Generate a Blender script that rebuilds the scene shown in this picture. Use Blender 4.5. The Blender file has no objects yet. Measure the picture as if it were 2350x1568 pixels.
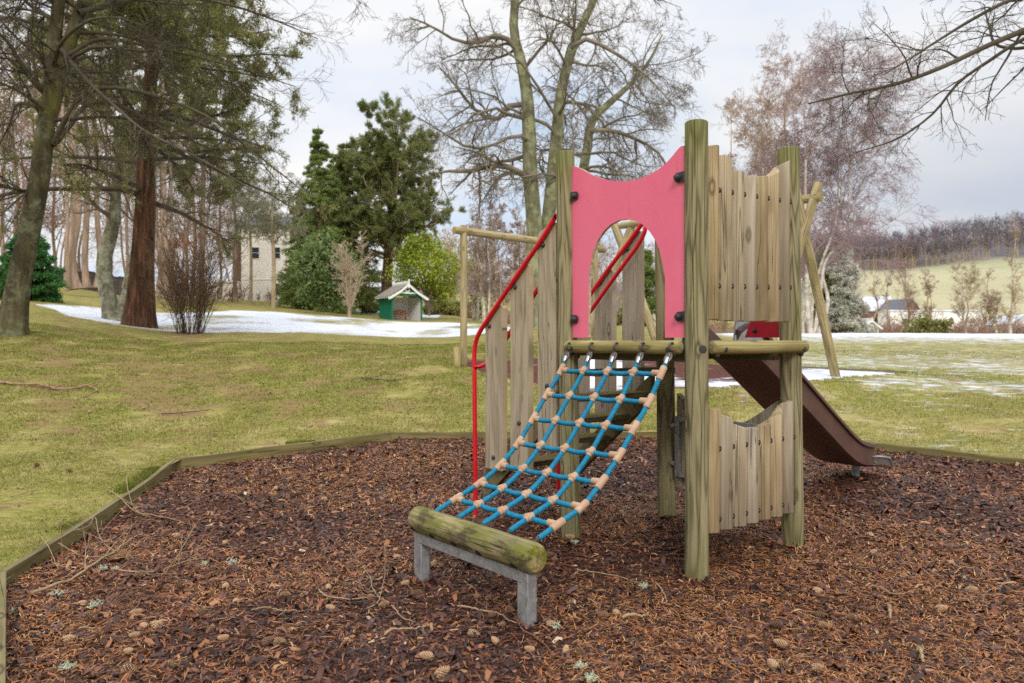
import bpy, math, random
import numpy as np
from mathutils import Vector
random.seed(5)
rng = np.random.default_rng(11)
SC = bpy.context.scene
COL = SC.collection
H, FP, CX, HY = 1.25, 1680.0, 1175.0, 782.0     # eye height, focal length, centre and horizon (2350-wide frame units)

# ------------------------------------------------------------------ terrain
PROF = [
 (-500, [(5,0),(7,.25),(10,.8),(16,1.7),(30,3.3),(60,6.8),(120,11),(300,14),(900,40)]),
 (0,    [(5,0),(6.5,.06),(8,.2),(12,.72),(16,1.345),(30,2.9),(60,6.1),(120,9.5),(300,14),(900,40)]),
 (450,  [(6,0),(7,.06),(9,.25),(12,.56),(16,.95),(22,1.38),(24,1.5),(40,2.85),(60,4.2),(80,5.85),(120,8),(300,12),(900,40)]),
 (1000, [(6,0),(8.1,.15),(10,.40),(13.9,.9),(20,1.15),(32,1.38),(46,2.26),(62,2.86),(80,4.0),(120,4.5),(300,8),(600,50),(900,60)]),
 (1225, [(6.2,0),(8.1,.15),(10.5,.45),(13.5,.88),(18,1.1),(22,1.45),(26,1.6),(30,1.5),(46,2.0),(60,2.5),(120,3),(300,2),(600,50),(900,60)]),
 (1500, [(6.3,0),(8.2,.147),(10.5,.48),(13,.8),(20,1.15),(35,1.6),(60,2.4),(90,3),(120,2),(300,2),(600,50),(900,60)]),
 (1700, [(6.4,0),(8.1,.13),(10.5,.5),(12.5,.68),(20,1.05),(32,1.52),(60,1.6),(120,1),(300,2),(450,38),(700,80),(900,82)]),
 (2000, [(6.4,0),(8,.107),(12,.586),(14,.70),(20,.976),(31,1.52),(40,1.4),(60,1.3),(120,1.2),(150,1.5),(200,3),(250,6),(300,9),(350,15),(450,43),(620,76),(900,84)]),
 (2350, [(6,0),(6.9,.047),(9.5,.3),(14,.6),(22,1.01),(32,1.52),(40,1.4),(60,1.3),(120,1.2),(150,1.5),(200,3),(250,6),(300,9),(350,16),(450,50),(620,92),(900,105)]),
 (2900, [(6,0),(6.9,.047),(9.5,.3),(14,.6),(22,1.01),(32,1.52),(40,1.4),(60,1.3),(120,1.2),(150,1.5),(200,3),(250,6),(300,9),(350,18),(450,56),(620,110),(900,120)]),
]
DS = np.array([0,3,5,6,6.5,7,7.5,8,8.5,9,9.5,10,10.5,11,12,13,14,15,16,18,20,22,24,26,28,30,32,34,36,40,46,52,62,75,80,90,120,150,200,250,300,350,400,450,520,620,700,900.])
PX = np.array([p[0] for p in PROF], float)
ZG = np.array([np.interp(DS, [0]+[a for a,_ in p[1]], [0]+[b for _,b in p[1]]) for p in PROF])
def tz(x, y):
    x = np.asarray(x, float); y = np.asarray(y, float)
    yy = np.maximum(y, .5)
    p = np.clip(CX+FP*x/yy, PX[0], PX[-1]-1e-3)
    i = np.clip(np.searchsorted(PX, p, side='right')-1, 0, len(PX)-2)
    f = (p-PX[i])/(PX[i+1]-PX[i]); f = f*f*(3-2*f)
    d = np.clip(yy, 0, 899.9)
    j = np.clip(np.searchsorted(DS, d, side='right')-1, 0, len(DS)-2)
    g = (d-DS[j])/(DS[j+1]-DS[j])
    a = ZG[i,j]*(1-g)+ZG[i,j+1]*g; b = ZG[i+1,j]*(1-g)+ZG[i+1,j+1]*g
    return a*(1-f)+b*f
_fr = np.random.default_rng(3)
def make_fbm(seed, n=10, base=1.0):
    r = np.random.default_rng(seed)
    k = []
    for o in range(4):
        for _ in range(n):
            a = r.uniform(0, 2*np.pi); w = base*2**o*r.uniform(.7, 1.4)
            k.append((w*np.cos(a), w*np.sin(a), r.uniform(0, 6.28), .55**o/np.sqrt(n)))
    def f(x, y):
        s = 0
        for kx, ky, ph, am in k: s = s+am*np.sin(kx*x+ky*y+ph)
        return s
    return f
fb1 = make_fbm(1, base=2.2); fb2 = make_fbm(2, base=.5); fb3 = make_fbm(4, base=1.3)
POLY = np.array([(-3.17,6.9),(-1.34,8.1),(3.26,8.2),(4.83,6.9),(6.6,5.4),(7.2,3),(5.5,.2),(-.3,.2),(-1.3,1.87),(-2.56,3.7)])
PC = np.array([1.6,4.2])
def poly_inside(x, y, P=POLY):
    x = np.asarray(x, float); y = np.asarray(y, float)
    ins = np.zeros(x.shape, bool)
    n = len(P)
    for i in range(n):
        x1,y1 = P[i]; x2,y2 = P[(i+1)%n]
        c = ((y1>y) != (y2>y)) & (x < (x2-x1)*(y-y1)/((y2-y1) if abs(y2-y1)>1e-9 else 1e-9)+x1)
        ins ^= c
    return ins
def poly_radius(ang):
    d = np.stack([np.cos(ang), np.sin(ang)], -1); best = np.full(ang.shape, 1e9)
    n = len(POLY)
    for i in range(n):
        a = POLY[i]-PC; e = POLY[(i+1)%n]-POLY[i]
        den = d[...,0]*e[1]-d[...,1]*e[0]
        den = np.where(np.abs(den)<1e-9, 1e-9, den)
        t = (a[0]*e[1]-a[1]*e[0])/den
        s = (a[0]*d[...,1]-a[1]*d[...,0])/den
        ok = (t>0)&(s>=-1e-6)&(s<=1+1e-6)
        best = np.where(ok, np.minimum(best, t), best)
    return best
def bark_h(x, y):
    x = np.asarray(x, float); y = np.asarray(y, float)
    m = sum(.022*np.exp(-((x-a)**2+(y-b)**2)/.018) for a, b in ((.97,3.844),(.373,4.603),(1.694,4.413),(1.097,5.173),(-.477,3.875),(.066,3.226)))
    m = m+.07*np.exp(-(((x-3.0)**2)+((y-6.15)**2))/.35) + .05*np.exp(-(((x-2.3)**2)+((y-5.3)**2))/.5)
    return tz(x, y)+.013*fb1(x, y)+.012*fb2(x, y)+m
def lawn_h(x, y):
    d = np.hypot(x, y)
    return tz(x, y)+.062+.012*fb1(x*.6, y*.6)*np.clip(d/6, 0, 1)+.012*fb2(x*.7, y*.7)*np.clip((np.asarray(y)-8)/10, 0, 1)
def P3(px, py, d): return np.array([(px-CX)*d/FP, d, H-(py-HY)*d/FP])
def ground_at(px, d, f=None):
    x = (px-CX)*d/FP
    return np.array([x, d, float((f or lawn_h)(x, d))])
def ground_hit(px, py, f):
    t = (px-CX)/FP; s = (py-HY)/FP
    ds = np.linspace(2.0, 60, 6000)
    g = f(t*ds, ds); r = H-s*ds
    k = np.argmax(r <= g)
    d = ds[k]
    return np.array([t*d, d, float(g[k])])
def on_plane(px, py, O, dr):
    t = (px-CX)/FP
    # O + s*dr = lam*(t,1)
    A = np.array([[dr[0], -t],[dr[1], -1.0]]); b = -np.array(O[:2], float)
    s, lam = np.linalg.solve(A, b)
    return s, H-(py-HY)*lam/FP

# ------------------------------------------------------------------ materials
def lin(r, g, b):
    f = lambda c: (c/255/12.92) if c/255 <= .04045 else ((c/255+.055)/1.055)**2.4
    return (f(r), f(g), f(b), 1)
class NT:
    def __init__(s, name, rough=.8, spec=.3):
        s.m = bpy.data.materials.new(name); s.m.use_nodes = True
        s.t = s.m.node_tree; s.b = s.t.nodes['Principled BSDF']
        s.b.inputs['Roughness'].default_value = rough
        s.b.inputs['Specular IOR Level'].default_value = spec
    def n(s, t, **k):
        x = s.t.nodes.new(t)
        for a, v in k.items(): setattr(x, a, v)
        return x
    def put(s, sock, v):
        if hasattr(v, 'is_output'): s.t.links.new(v, sock)
        else: sock.default_value = v
    def coord(s, w='Object'): return s.n('ShaderNodeTexCoord').outputs[w]
    def attr(s, a, o='Vector'): return s.n('ShaderNodeAttribute', attribute_name=a).outputs[o]
    def scale(s, v, k):
        x = s.n('ShaderNodeVectorMath', operation='MULTIPLY'); s.put(x.inputs[0], v); x.inputs[1].default_value = k; return x.outputs[0]
    def vadd(s, v, w):
        x = s.n('ShaderNodeVectorMath', operation='ADD'); s.put(x.inputs[0], v); s.put(x.inputs[1], w); return x.outputs[0]
    def noise(s, v, sc=1, det=4, ro=.55, dist=0, out='Fac'):
        x = s.n('ShaderNodeTexNoise'); s.put(x.inputs['Vector'], v); x.inputs['Scale'].default_value = sc
        x.inputs['Detail'].default_value = det; x.inputs['Roughness'].default_value = ro; x.inputs['Distortion'].default_value = dist
        return x.outputs[out]
    def vor(s, v, sc=1, feat='F1', out='Distance'):
        x = s.n('ShaderNodeTexVoronoi', feature=feat); s.put(x.inputs['Vector'], v); x.inputs['Scale'].default_value = sc; return x.outputs[out]
    def math(s, op, a, b=0, c=None):
        x = s.n('ShaderNodeMath', operation=op); s.put(x.inputs[0], a); s.put(x.inputs[1], b)
        if c is not None: s.put(x.inputs[2], c)
        return x.outputs[0]
    def ramp(s, f, st, interp='LINEAR'):
        x = s.n('ShaderNodeValToRGB'); r = x.color_ramp; r.interpolation = interp
        while len(r.elements) < len(st): r.elements.new(.5)
        for e, (p, c) in zip(r.elements, st):
            e.position = p; e.color = c if isinstance(c, tuple) else (c, c, c, 1)
        s.put(x.inputs[0], f); return x.outputs[0]
    def step(s, f, a, b):
        x = s.n('ShaderNodeMapRange'); x.clamp = True; s.put(x.inputs[0], f); x.inputs[1].default_value = a; x.inputs[2].default_value = b; return x.outputs[0]
    def mix(s, f, a, b, bl='MIX'):
        x = s.n('ShaderNodeMix', data_type='RGBA', blend_type=bl); s.put(x.inputs[0], f); s.put(x.inputs[6], a); s.put(x.inputs[7], b); return x.outputs[2]
    def island(s): return s.n('ShaderNodeNewGeometry').outputs['Random Per Island']
    def objrand(s): return s.n('ShaderNodeObjectInfo').outputs['Random']
    def col(s, c): s.put(s.b.inputs['Base Color'], c)
    def bump(s, h, d=.01, st=1.0):
        x = s.n('ShaderNodeBump'); x.inputs['Distance'].default_value = d; x.inputs['Strength'].default_value = st
        s.put(x.inputs['Height'], h); s.t.links.new(x.outputs[0], s.b.inputs['Normal'])
    def rough(s, v): s.put(s.b.inputs['Roughness'], v)

def wood(name, light, mid, dark, algae=None, al_lo=.5, al_hi=.75, rings=26, knots=False, algae_top=None, amp=1.0, blot=None):
    m = NT(name, .85, .15); v = m.attr('gc')
    n1 = m.noise(m.scale(v, (7,7,.75)), 1, 2, .45, .3)
    g = m.math('SINE', m.math('MULTIPLY', n1, rings*2.2)); g = m.math('MULTIPLY_ADD', g, .5, .5)
    fib = m.noise(m.scale(v, (160,160,5)), 1, 3, .6)
    fib2 = m.noise(m.scale(v, (45,45,1.3)), 1, 3, .6)
    big = m.noise(m.scale(v, (5,5,1.6)), 1, 3, .6)
    c = m.mix(m.math('MULTIPLY', m.math('POWER', g, 2.2), .75*amp), light, mid)
    c = m.mix(m.math('MULTIPLY', m.step(fib, .45, .75), .55), c, mid)
    c = m.mix(m.math('MULTIPLY', m.step(fib2, .52, .72), .5), c, dark)
    c = m.mix(m.math('MULTIPLY', m.step(big, .5, .8), .45), c, dark)
    if algae:
        a = m.step(m.noise(m.scale(v, (6,6,2.2)), 1, 5, .65), al_lo, al_hi)
        if algae_top:
            z = m.n('ShaderNodeSeparateXYZ'); m.put(z.inputs[0], m.attr('hz')); hz = z.outputs[2]
            up = m.step(m.math('ADD', hz, m.math('MULTIPLY', big, .5)), algae_top[0], algae_top[1])
            a = m.math('MAXIMUM', m.math('MULTIPLY', a, .55), m.math('MULTIPLY', up, m.step(fib2, .25, .6)))
        c = m.mix(m.math('MULTIPLY', a, .8), c, algae)
    if blot:
        bl = m.step(m.math('ADD', m.noise(m.scale(v, (7,7,3.2)), 1, 5, .7), m.math('MULTIPLY', fib2, .12)), .56, .64); c = m.mix(m.math('MULTIPLY', bl, .72), c, blot)
    crk = m.noise(m.scale(v, (22,22,.55)), 1, 2, .4)
    ck = m.math('SUBTRACT', 1, m.step(m.math('ABSOLUTE', m.math('SUBTRACT', crk, .5)), 0, .006))
    c = m.mix(m.math('MULTIPLY', ck, .75), c, (dark[0]*.25, dark[1]*.25, dark[2]*.25, 1))
    kn = m.math('ADD', m.vor(m.scale(v, (7,7,2.6)), 1), m.math('MULTIPLY_ADD', m.noise(m.scale(v, (60,60,30)), 1, 2), .05, -.025))
    kk = m.math('SUBTRACT', 1, m.step(kn, .10, .17))
    c = m.mix(m.math('MULTIPLY', kk, .7), c, (dark[0]*.6, dark[1]*.5, dark[2]*.5, 1))
    c = m.mix(m.math('MULTIPLY', m.math('SUBTRACT', 1, m.step(kn, .05, .09)), .75), c, light)
    if algae_top:
        bz = m.math('MULTIPLY', m.math('SUBTRACT', 1, m.step(m.math('ADD', hz, m.math('MULTIPLY', big, -.35)), -.12, .16)), .5); c = m.mix(m.math('MULTIPLY', bz, m.step(fib2, .2, .5)), c, m.mix(.5, algae, lin(86,78,50)))
    hs = m.n('ShaderNodeHueSaturation'); isl = m.island(); m.put(hs.inputs['Value'], m.math('MULTIPLY_ADD', isl, .26, .88)); m.put(hs.inputs['Saturation'], m.math('MULTIPLY_ADD', m.math('FRACT', m.math('MULTIPLY', isl, 7.3)), .5, .72)); m.put(hs.inputs['Color'], c); c = hs.outputs[0]
    m.col(c)
    h = m.math('ADD', m.math('MULTIPLY', g, -.35), m.math('MULTIPLY', fib, .5)); h = m.math('SUBTRACT', h, m.math('MULTIPLY', ck, 2.0))
    m.bump(h, .0025, .8)
    return m.m
def simple(name, c1, c2=None, sc=8, rough=.6, bump=0, spec=.4, metal=0, det=5, c3=None):
    m = NT(name, rough, spec); v = m.coord()
    f = m.noise(v, sc, det, .6)
    c2 = c2 or tuple(x*.75 for x in c1[:3])+(1,)
    c = m.ramp(f, [(.32, c1), (.7, c2)])
    if c3: c = m.mix(m.step(m.noise(v, sc*3.1, 4, .6), .58, .7), c, c3)
    m.col(c); m.b.inputs['Metallic'].default_value = metal
    m.rough(m.math('ADD', m.math('MULTIPLY', m.noise(v, sc*4, 3), .25), rough-.12))
    if bump: m.bump(m.noise(v, sc*6, 4, .7), bump, .7)
    return m.m
def barkmat(name, c1, c2, c3, sc=6, st=.22, lich=None, bump=.02, la=.52, lb=.66, moss=None):
    m = NT(name, .9, .15); v = m.coord()
    f = m.noise(m.scale(v, (sc, sc, sc*st)), 1, 6, .65, .6)
    c = m.ramp(f, [(.3, c1), (.5, c2), (.72, c3)])
    w = m.vor(m.scale(v, (sc*1.6, sc*1.6, sc*st)), 1)
    c = m.mix(m.math('MULTIPLY', m.step(w, .35, .7), .4), c, c1)
    if lich: c = m.mix(m.math('MULTIPLY', m.step(m.noise(v, 2.2, 7, .72), la, lb), .8), c, lich)
    if moss: c = m.mix(m.math('MULTIPLY', m.step(m.noise(m.vadd(m.scale(v, (1.1,1.1,.5)), (7,3,1)), 1, 6, .7), .55, .66), .7), c, moss)
    m.col(c); m.bump(m.math('ADD', f, m.math('MULTIPLY', w, -.6)), bump, 1)
    return m.m
def leafmat(name, cs, rough=.6, trans=.35):
    m = NT(name, rough, .3)
    r = m.island(); c = m.ramp(r, [(i/max(1, len(cs)-1), k) for i, k in enumerate(cs)])
    big = m.noise(m.coord(), .9, 2, .5)
    hsv = m.n('ShaderNodeHueSaturation'); m.put(hsv.inputs['Value'], m.math('MULTIPLY_ADD', big, .9, .55)); m.put(hsv.inputs['Color'], c)
    m.col(hsv.outputs[0])
    out = m.t.nodes['Material Output']; tr = m.n('ShaderNodeBsdfTranslucent'); m.t.links.new(hsv.outputs[0], tr.inputs[0])
    ms = m.n('ShaderNodeMixShader'); ms.inputs[0].default_value = trans
    m.t.links.new(m.b.outputs[0], ms.inputs[1]); m.t.links.new(tr.outputs[0], ms.inputs[2]); m.t.links.new(ms.outputs[0], out.inputs[0])
    return m.m
M = {}
M['post'] = wood('post_wood', lin(148,136,96), lin(98,89,56), lin(84,77,47), lin(96,102,28), .5, .72, 30, algae_top=(2.36,2.58), amp=1.3)
M['plank'] = wood('plank_wood', lin(168,151,124), lin(134,117,91), lin(104,91,69), lin(116,112,76), .58, .82, 16, amp=.8)
M['greyplank'] = wood('grey_plank_wood', lin(158,144,124), lin(130,118,98), lin(98,88,70), lin(112,110,76), .55, .8, 14, amp=.6)
M['log'] = wood('log_wood', lin(160,147,110), lin(120,107,74), lin(66,57,43), lin(98,104,36), .46, .62, 24, amp=1.0, blot=lin(58,51,41))
M['rail'] = wood('rail_wood', lin(158,146,106), lin(122,111,76), lin(88,80,54), lin(102,102,50), .54, .74, 16)
M['edge'] = wood('edging_wood', lin(128,118,88), lin(102,93,67), lin(72,66,50), lin(94,94,52), .52, .74, 12)
M['step'] = wood('step_wood', lin(120,108,76), lin(92,82,54), lin(64,56,38), lin(92,92,44), .5, .7, 12)
M['swingwood'] = wood('swing_wood', lin(172,156,118), lin(136,120,86), lin(106,94,66), lin(116,110,60), .56, .72, 14)
M['red'] = simple('red_paint', lin(205,16,32), lin(186,12,28), 9, .32, .0008, .5)
M['redpanel'] = simple('red_board', lin(190,10,44), lin(175,8,38), 9, .45, .0004, .4)
def pinkmat():
    m = NT('pink_board', .5, .35); v = m.coord()
    c = m.mix(m.noise(v, 2.3, 4, .6), lin(212,88,116), lin(220,110,136))
    c = m.mix(m.math('MULTIPLY', m.step(m.noise(v, 260, 2, .6), .5, .75), .25), c, lin(246,126,146))
    sm = m.step(m.noise(m.scale(v, (14,14,3)), 1, 5, .7), .62, .76)
    c = m.mix(m.math('MULTIPLY', sm, .5), c, lin(176,58,66)); gr = m.step(m.noise(m.vadd(m.scale(v, (5,5,2.2)), (3,1,9)), 1, 6, .7), .5, .72); c = m.mix(m.math('MULTIPLY', gr, .28), c, lin(226,128,142))
    sc = m.step(m.noise(m.scale(v, (60,60,6)), 1, 2, .6), .755, .77)
    c = m.mix(m.math('MULTIPLY', sc, .7), c, lin(244,190,190))
    m.col(c); m.bump(m.noise(v, 300, 2, .6), .0006, .6)
    return m.m
M['pink'] = pinkmat()
M['pinkedge'] = simple('cream_board_edge', lin(206,192,160), lin(120,104,82), 40, .8)
M['black'] = simple('black_plastic', lin(38,37,40), lin(56,54,56), 20, .45)
M['bolt'] = simple('bolt_steel', lin(120,114,108), lin(70,62,58), 60, .4, metal=.8)
M['galv'] = simple('galvanised_steel', lin(150,149,147), lin(112,112,112), 22, .55, .0006, .5, .3, c3=lin(172,170,166))
M['steel'] = simple('stainless_steel', lin(190,192,196), lin(160,162,166), 12, .28, 0, .5, .9)
M['slide'] = simple('brown_slide_plastic', lin(98,70,62), lin(80,57,50), 5, .5, .0012, .4)
M['rope'] = simple('blue_rope', lin(8,126,160), lin(4,92,124), 60, .75, .001, c3=lin(24,138,162))
M['joint'] = simple('terracotta_plastic', lin(178,148,122), lin(162,126,100), 14, .65, .0006, c3=lin(182,166,118))
M['chain'] = simple('chain_steel', lin(112,106,100), lin(78,72,68), 40, .5, metal=.6)
M['hole_shade'] = simple('painted_hole_shade', lin(34,28,22), lin(24,20,16), 30, .9)  # near-black colour stands in for the shade inside bolt holes
M['white'] = simple('white_paint', lin(236,236,232), lin(222,222,216), 4, .6)
M['render'] = simple('cream_render', lin(246,240,230), lin(238,230,218), 1.4, .9)
M['whitewall'] = simple('white_wall', lin(250,249,246), lin(238,234,228), .8, .9)
M['clad'] = simple('brown_cladding', lin(112,88,68), lin(88,68,54), 3, .8)
M['slate'] = simple('slate_roof', lin(106,108,116), lin(84,86,94), 2, .8)
M['snowroof'] = simple('snowy_roof', lin(224,228,236), lin(150,152,160), 1.2, .8)
M['felt'] = simple('grey_felt_roof', lin(150,142,128), lin(122,114,102), 5, .9)
M['green'] = simple('green_paint', lin(6,118,90), lin(12,102,80), 5, .5)
M['inner'] = simple('pale_inner_board', lin(240,238,240), lin(228,226,228), 6, .8)
M['teak'] = simple('teak_wood', lin(186,120,84), lin(158,96,66), 12, .7)
M['dkglass'] = simple('dark_glass', lin(36,40,48), lin(50,54,62), 3, .15)
M['bluedoor'] = simple('navy_door', lin(44,50,70), lin(36,42,60), 6, .5)
M['stonewall'] = simple('dark_stone', lin(92,84,80), lin(62,57,54), 3, .9, .02, c3=lin(112,104,96))
M['sandstone'] = simple('pale_stone', lin(206,200,190), lin(176,170,160), 3, .9, .01)
M['brickred'] = simple('brown_brick', lin(134,96,84), lin(108,78,70), 4, .9)
M['bark_moss'] = barkmat('mossy_bark', lin(46,42,33), lin(80,73,54), lin(106,98,72), 5, .3, lin(122,126,98), .02, .5, .64, moss=lin(110,104,52))
M['bark_red'] = barkmat('red_bark', lin(40,29,23), lin(94,66,50), lin(144,102,74), 9, .10, lin(108,90,70), .09, .58, .72)
M['bark_orange'] = barkmat('orange_bark', lin(110,56,32), lin(160,84,46), lin(176,106,66), 6, .16, None, .03)
M['bark_grey'] = barkmat('lichen_bark', lin(74,68,56), lin(118,112,92), lin(152,146,122), 5, .6, lin(166,168,146), .04, .46, .6)
M['bark_lich'] = barkmat('grey_green_bark', lin(84,80,64), lin(118,116,90), lin(148,146,116), 4, .4, lin(158,164,124), .02, .46, .6)
M['bark_pine'] = barkmat('pine_bark', lin(120,100,86), lin(164,140,122), lin(192,168,148), 4, .2, lin(150,140,120), .03, .58, .7)
M['bark_dark'] = barkmat('dark_pine_bark', lin(66,48,42), lin(98,74,64), lin(122,96,84), 4, .2, None, .03)
M['bark_birch'] = barkmat('birch_bark', lin(150,138,122), lin(204,194,178), lin(226,218,206), 2, 1.4, lin(120,110,96), .01, .56, .68)
M['bark_tan'] = barkmat('tan_bark', lin(140,122,96), lin(172,154,124), lin(194,178,148), 3, .4, None, .01)
M['twig_dark'] = simple('dark_twig', lin(62,55,44), lin(88,79,63), 3, .9)
M['twig_grey'] = simple('grey_twig', lin(104,94,82), lin(138,128,110), 2, .9)
M['twig_purple'] = simple('purple_twig', lin(140,116,116), lin(162,138,134), 1, .9)
M['twig_rust'] = simple('rust_twig', lin(140,110,94), lin(164,134,114), 1, .9)
M['twig_oak'] = simple('oak_twig', lin(166,140,118), lin(188,162,138), 1, .9)
M['twig_bush'] = simple('thicket_twig', lin(104,82,62), lin(132,106,84), 2, .9)
M['twig_tan'] = simple('tan_twig', lin(172,152,128), lin(196,176,150), 1, .9)
M['twig_pink'] = simple('pinkish_twig', lin(150,128,114), lin(174,152,136), 1, .9)
M['twig_forest'] = simple('forest_twig', lin(98,90,98), lin(122,112,118), .05, .9)
M['n_dark'] = leafmat('dark_needles', [lin(100,110,56), lin(128,132,72), lin(150,152,92), lin(118,104,68), lin(164,162,108)])
M['n_pine'] = leafmat('pine_needles_green', [lin(92,104,58), lin(122,130,74), lin(146,148,90), lin(104,114,66)])
M['n_conifer'] = leafmat('conifer_sprays', [lin(94,120,62), lin(126,146,78), lin(156,166,92), lin(106,128,70)])
M['n_veil'] = leafmat('grey_green_sprays', [lin(120,128,100), lin(146,150,120), lin(164,160,132), lin(134,124,100)])
M['n_blue'] = leafmat('blue_spruce_needles', [lin(178,182,168), lin(212,216,206), lin(234,236,230), lin(172,164,138), lin(194,182,152)])
M['l_dark'] = leafmat('dark_evergreen_leaves', [lin(84,108,62), lin(114,134,76), lin(142,156,98), lin(92,114,68)])
M['l_green'] = leafmat('bright_evergreen_leaves', [lin(44,92,50), lin(72,122,62), lin(98,140,78)])
M['l_yellow'] = leafmat('yellow_green_leaves', [lin(130,150,36), lin(170,182,56), lin(196,204,80), lin(110,136,40), lin(150,150,60)])
M['l_olive'] = leafmat('olive_leaves', [lin(120,120,64), lin(150,146,82), lin(100,104,56)])
M['l_rust'] = leafmat('rust_leaves', [lin(170,110,76), lin(190,128,90), lin(150,100,76)])
M['l_lichen'] = leafmat('grey_lichen', [lin(150,160,130), lin(176,186,156), lin(130,140,112)])
def chipmat():
    m = NT('bark_chip', .45, .35); r = m.island()
    c = m.ramp(r, [(0, lin(32,21,20)), (.25, lin(60,38,33)), (.45, lin(94,58,45)), (.62, lin(130,80,53)), (.74, lin(102,72,66)), (.86, lin(162,106,66)), (.955, lin(180,136,96)), (.99, lin(214,188,154))], 'CONSTANT')
    c = m.mix(m.math('MULTIPLY', m.noise(m.coord(), 90, 3, .6), .55), c, lin(42,28,24))
    big = m.noise(m.coord(), .7, 3, .5)
    c = m.mix(m.math('MULTIPLY', m.step(big, .5, .7), .35), c, lin(128,76,44))
    m.col(c); m.rough(m.math('MULTIPLY_ADD', m.noise(m.coord(), 40, 2), .5, .25)); return m.m
M['chip'] = chipmat()
def needlemat():
    m = NT('fallen_needle', .7, .25); r = m.island()
    m.col(m.ramp(r, [(0, lin(156,92,48)), (.3, lin(184,118,64)), (.6, lin(208,150,94)), (.8, lin(110,64,42)), (.95, lin(222,184,134))])); return m.m
M['fallen'] = needlemat()
def shredmat():
    m = NT('bark_shred', .6, .35); r = m.island(); c = m.ramp(r, [(0, lin(58,34,30)), (.3, lin(104,60,44)), (.55, lin(140,84,54)), (.75, lin(84,52,44)), (.9, lin(172,122,82)), (1, lin(200,160,118))]); m.col(m.mix(m.math('MULTIPLY', m.noise(m.coord(), 120, 3, .6), .5), c, lin(50,32,28))); return m.m
M['shred'] = shredmat()
M['cone'] = simple('pine_cone', lin(190,156,120), lin(132,98,72), 60, .8)
M['conedark'] = simple('pine_cone_core', lin(50,34,27), lin(38,26,22), 60, .9)
M['cone2'] = simple('weathered_pine_cone', lin(132,98,74), lin(96,70,54), 60, .8)
M['lichentuft'] = simple('lichen_tuft', lin(190,196,170), lin(156,166,140), 60, .95)
M['stick'] = simple('dry_stick', lin(166,142,110), lin(126,104,76), 30, .85, c3=lin(150,156,128))
M['stickred'] = simple('red_brown_stick', lin(132,86,66), lin(98,62,50), 30, .8)
M['stickdark'] = simple('dark_stick', lin(92,70,58), lin(66,50,42), 30, .8)
M['grass0'] = leafmat('old_grass_blade', [lin(124,124,56), lin(150,148,72), lin(172,166,90), lin(192,178,116), lin(134,140,60), lin(186,168,116)], .7, .35)
M['moss'] = leafmat('moss_tuft', [lin(84,92,30), lin(112,118,42), lin(98,104,40)], .9, .2)
def barkfloor():
    m = NT('bark_floor', .85, .2); v = m.coord()
    f = m.noise(v, 34, 6, .75); w = m.vor(m.scale(v, (60,95,60)), 1, out='Color')
    s = m.n('ShaderNodeSeparateColor'); m.put(s.inputs[0], w)
    c = m.ramp(s.outputs[0], [(0, lin(34,22,20)), (.4, lin(62,40,34)), (.75, lin(96,60,44)), (1, lin(132,88,58))])
    c = m.mix(m.step(f, .45, .7), c, lin(30,20,18))
    snow = m.attr('snow', 'Fac'); sn = m.step(m.math('ADD', m.math('MULTIPLY', m.noise(m.scale(v, (9,16,9)), 1, 5, .7), .9), snow), 1.05, 1.22)
    c = m.mix(sn, c, lin(226,228,236))
    m.col(c); m.bump(m.math('ADD', f, s.outputs[1]), .012, .8); return m.m
M['barkfloor'] = barkfloor()
def groundmat():
    m = NT('lawn', .9, .15); v = m.coord()
    fine = m.math('MULTIPLY_ADD', m.noise(v, 60, 3, .8), .5, m.math('MULTIPLY', m.noise(m.scale(v, (1,1.6,1)), 11, 5, .75), .5)); mid = m.noise(v, 1.5, 6, .7); big = m.noise(v, .22, 4, .6)
    c = m.ramp(fine, [(.34, lin(76,76,36)), (.5, lin(128,122,60)), (.66, lin(174,160,100))])
    c = m.mix(m.math('MULTIPLY', m.step(big, .45, .68), .42), c, lin(136,144,56))
    c = m.mix(m.math('MULTIPLY', m.step(mid, .48, .64), .6), c, lin(176,156,108))
    brown = m.attr('brown', 'Fac')
    bm = m.step(m.math('ADD', m.math('MULTIPLY', m.noise(m.scale(v, (2.2,5,1)), 1, 6, .75), 1.15), brown), .78, .98)
    c = m.mix(m.math('MULTIPLY', bm, .72), c, m.mix(fine, lin(82,62,44), lin(160,128,90)))
    spots = m.step(m.noise(m.scale(v, (3.2,7,1)), 1, 5, .7), .63, .68)
    c = m.mix(m.math('MULTIPLY', spots, .8), c, lin(74,57,42))
    field = m.attr('field', 'Fac')
    fc = m.ramp(m.noise(m.scale(v, (.006,.03,.03)), 1, 4, .6), [(.35, lin(142,141,100)), (.6, lin(166,158,120)), (.75, lin(126,129,88))])
    c = m.mix(field, c, fc)
    pit = m.attr('pit', 'Fac')
    pc = m.ramp(m.noise(v, 30, 4, .7), [(.35, lin(52,34,32)), (.65, lin(112,70,56))])
    c = m.mix(m.step(m.math('ADD', pit, m.math('MULTIPLY', m.noise(v, 8, 3), .3)), .5, .75), c, pc)
    snow = m.attr('snow', 'Fac')
    st = m.noise(m.scale(v, (2.4,6.5,2)), 1, 7, .74, .4)
    sn = m.step(m.math('ADD', m.math('MULTIPLY', st, .95), snow), 1.0, 1.16)
    c = m.mix(m.math('MULTIPLY', sn, .95), c, m.mix(m.noise(m.scale(v, (3,8,3)), 1, 5, .7), lin(186,192,206), lin(238,240,247)))
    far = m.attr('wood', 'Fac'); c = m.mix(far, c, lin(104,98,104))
    m.col(c); m.bump(m.math('ADD', fine, m.math('MULTIPLY', mid, 2)), .03, .6); return m.m
M['lawn'] = groundmat()

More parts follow.
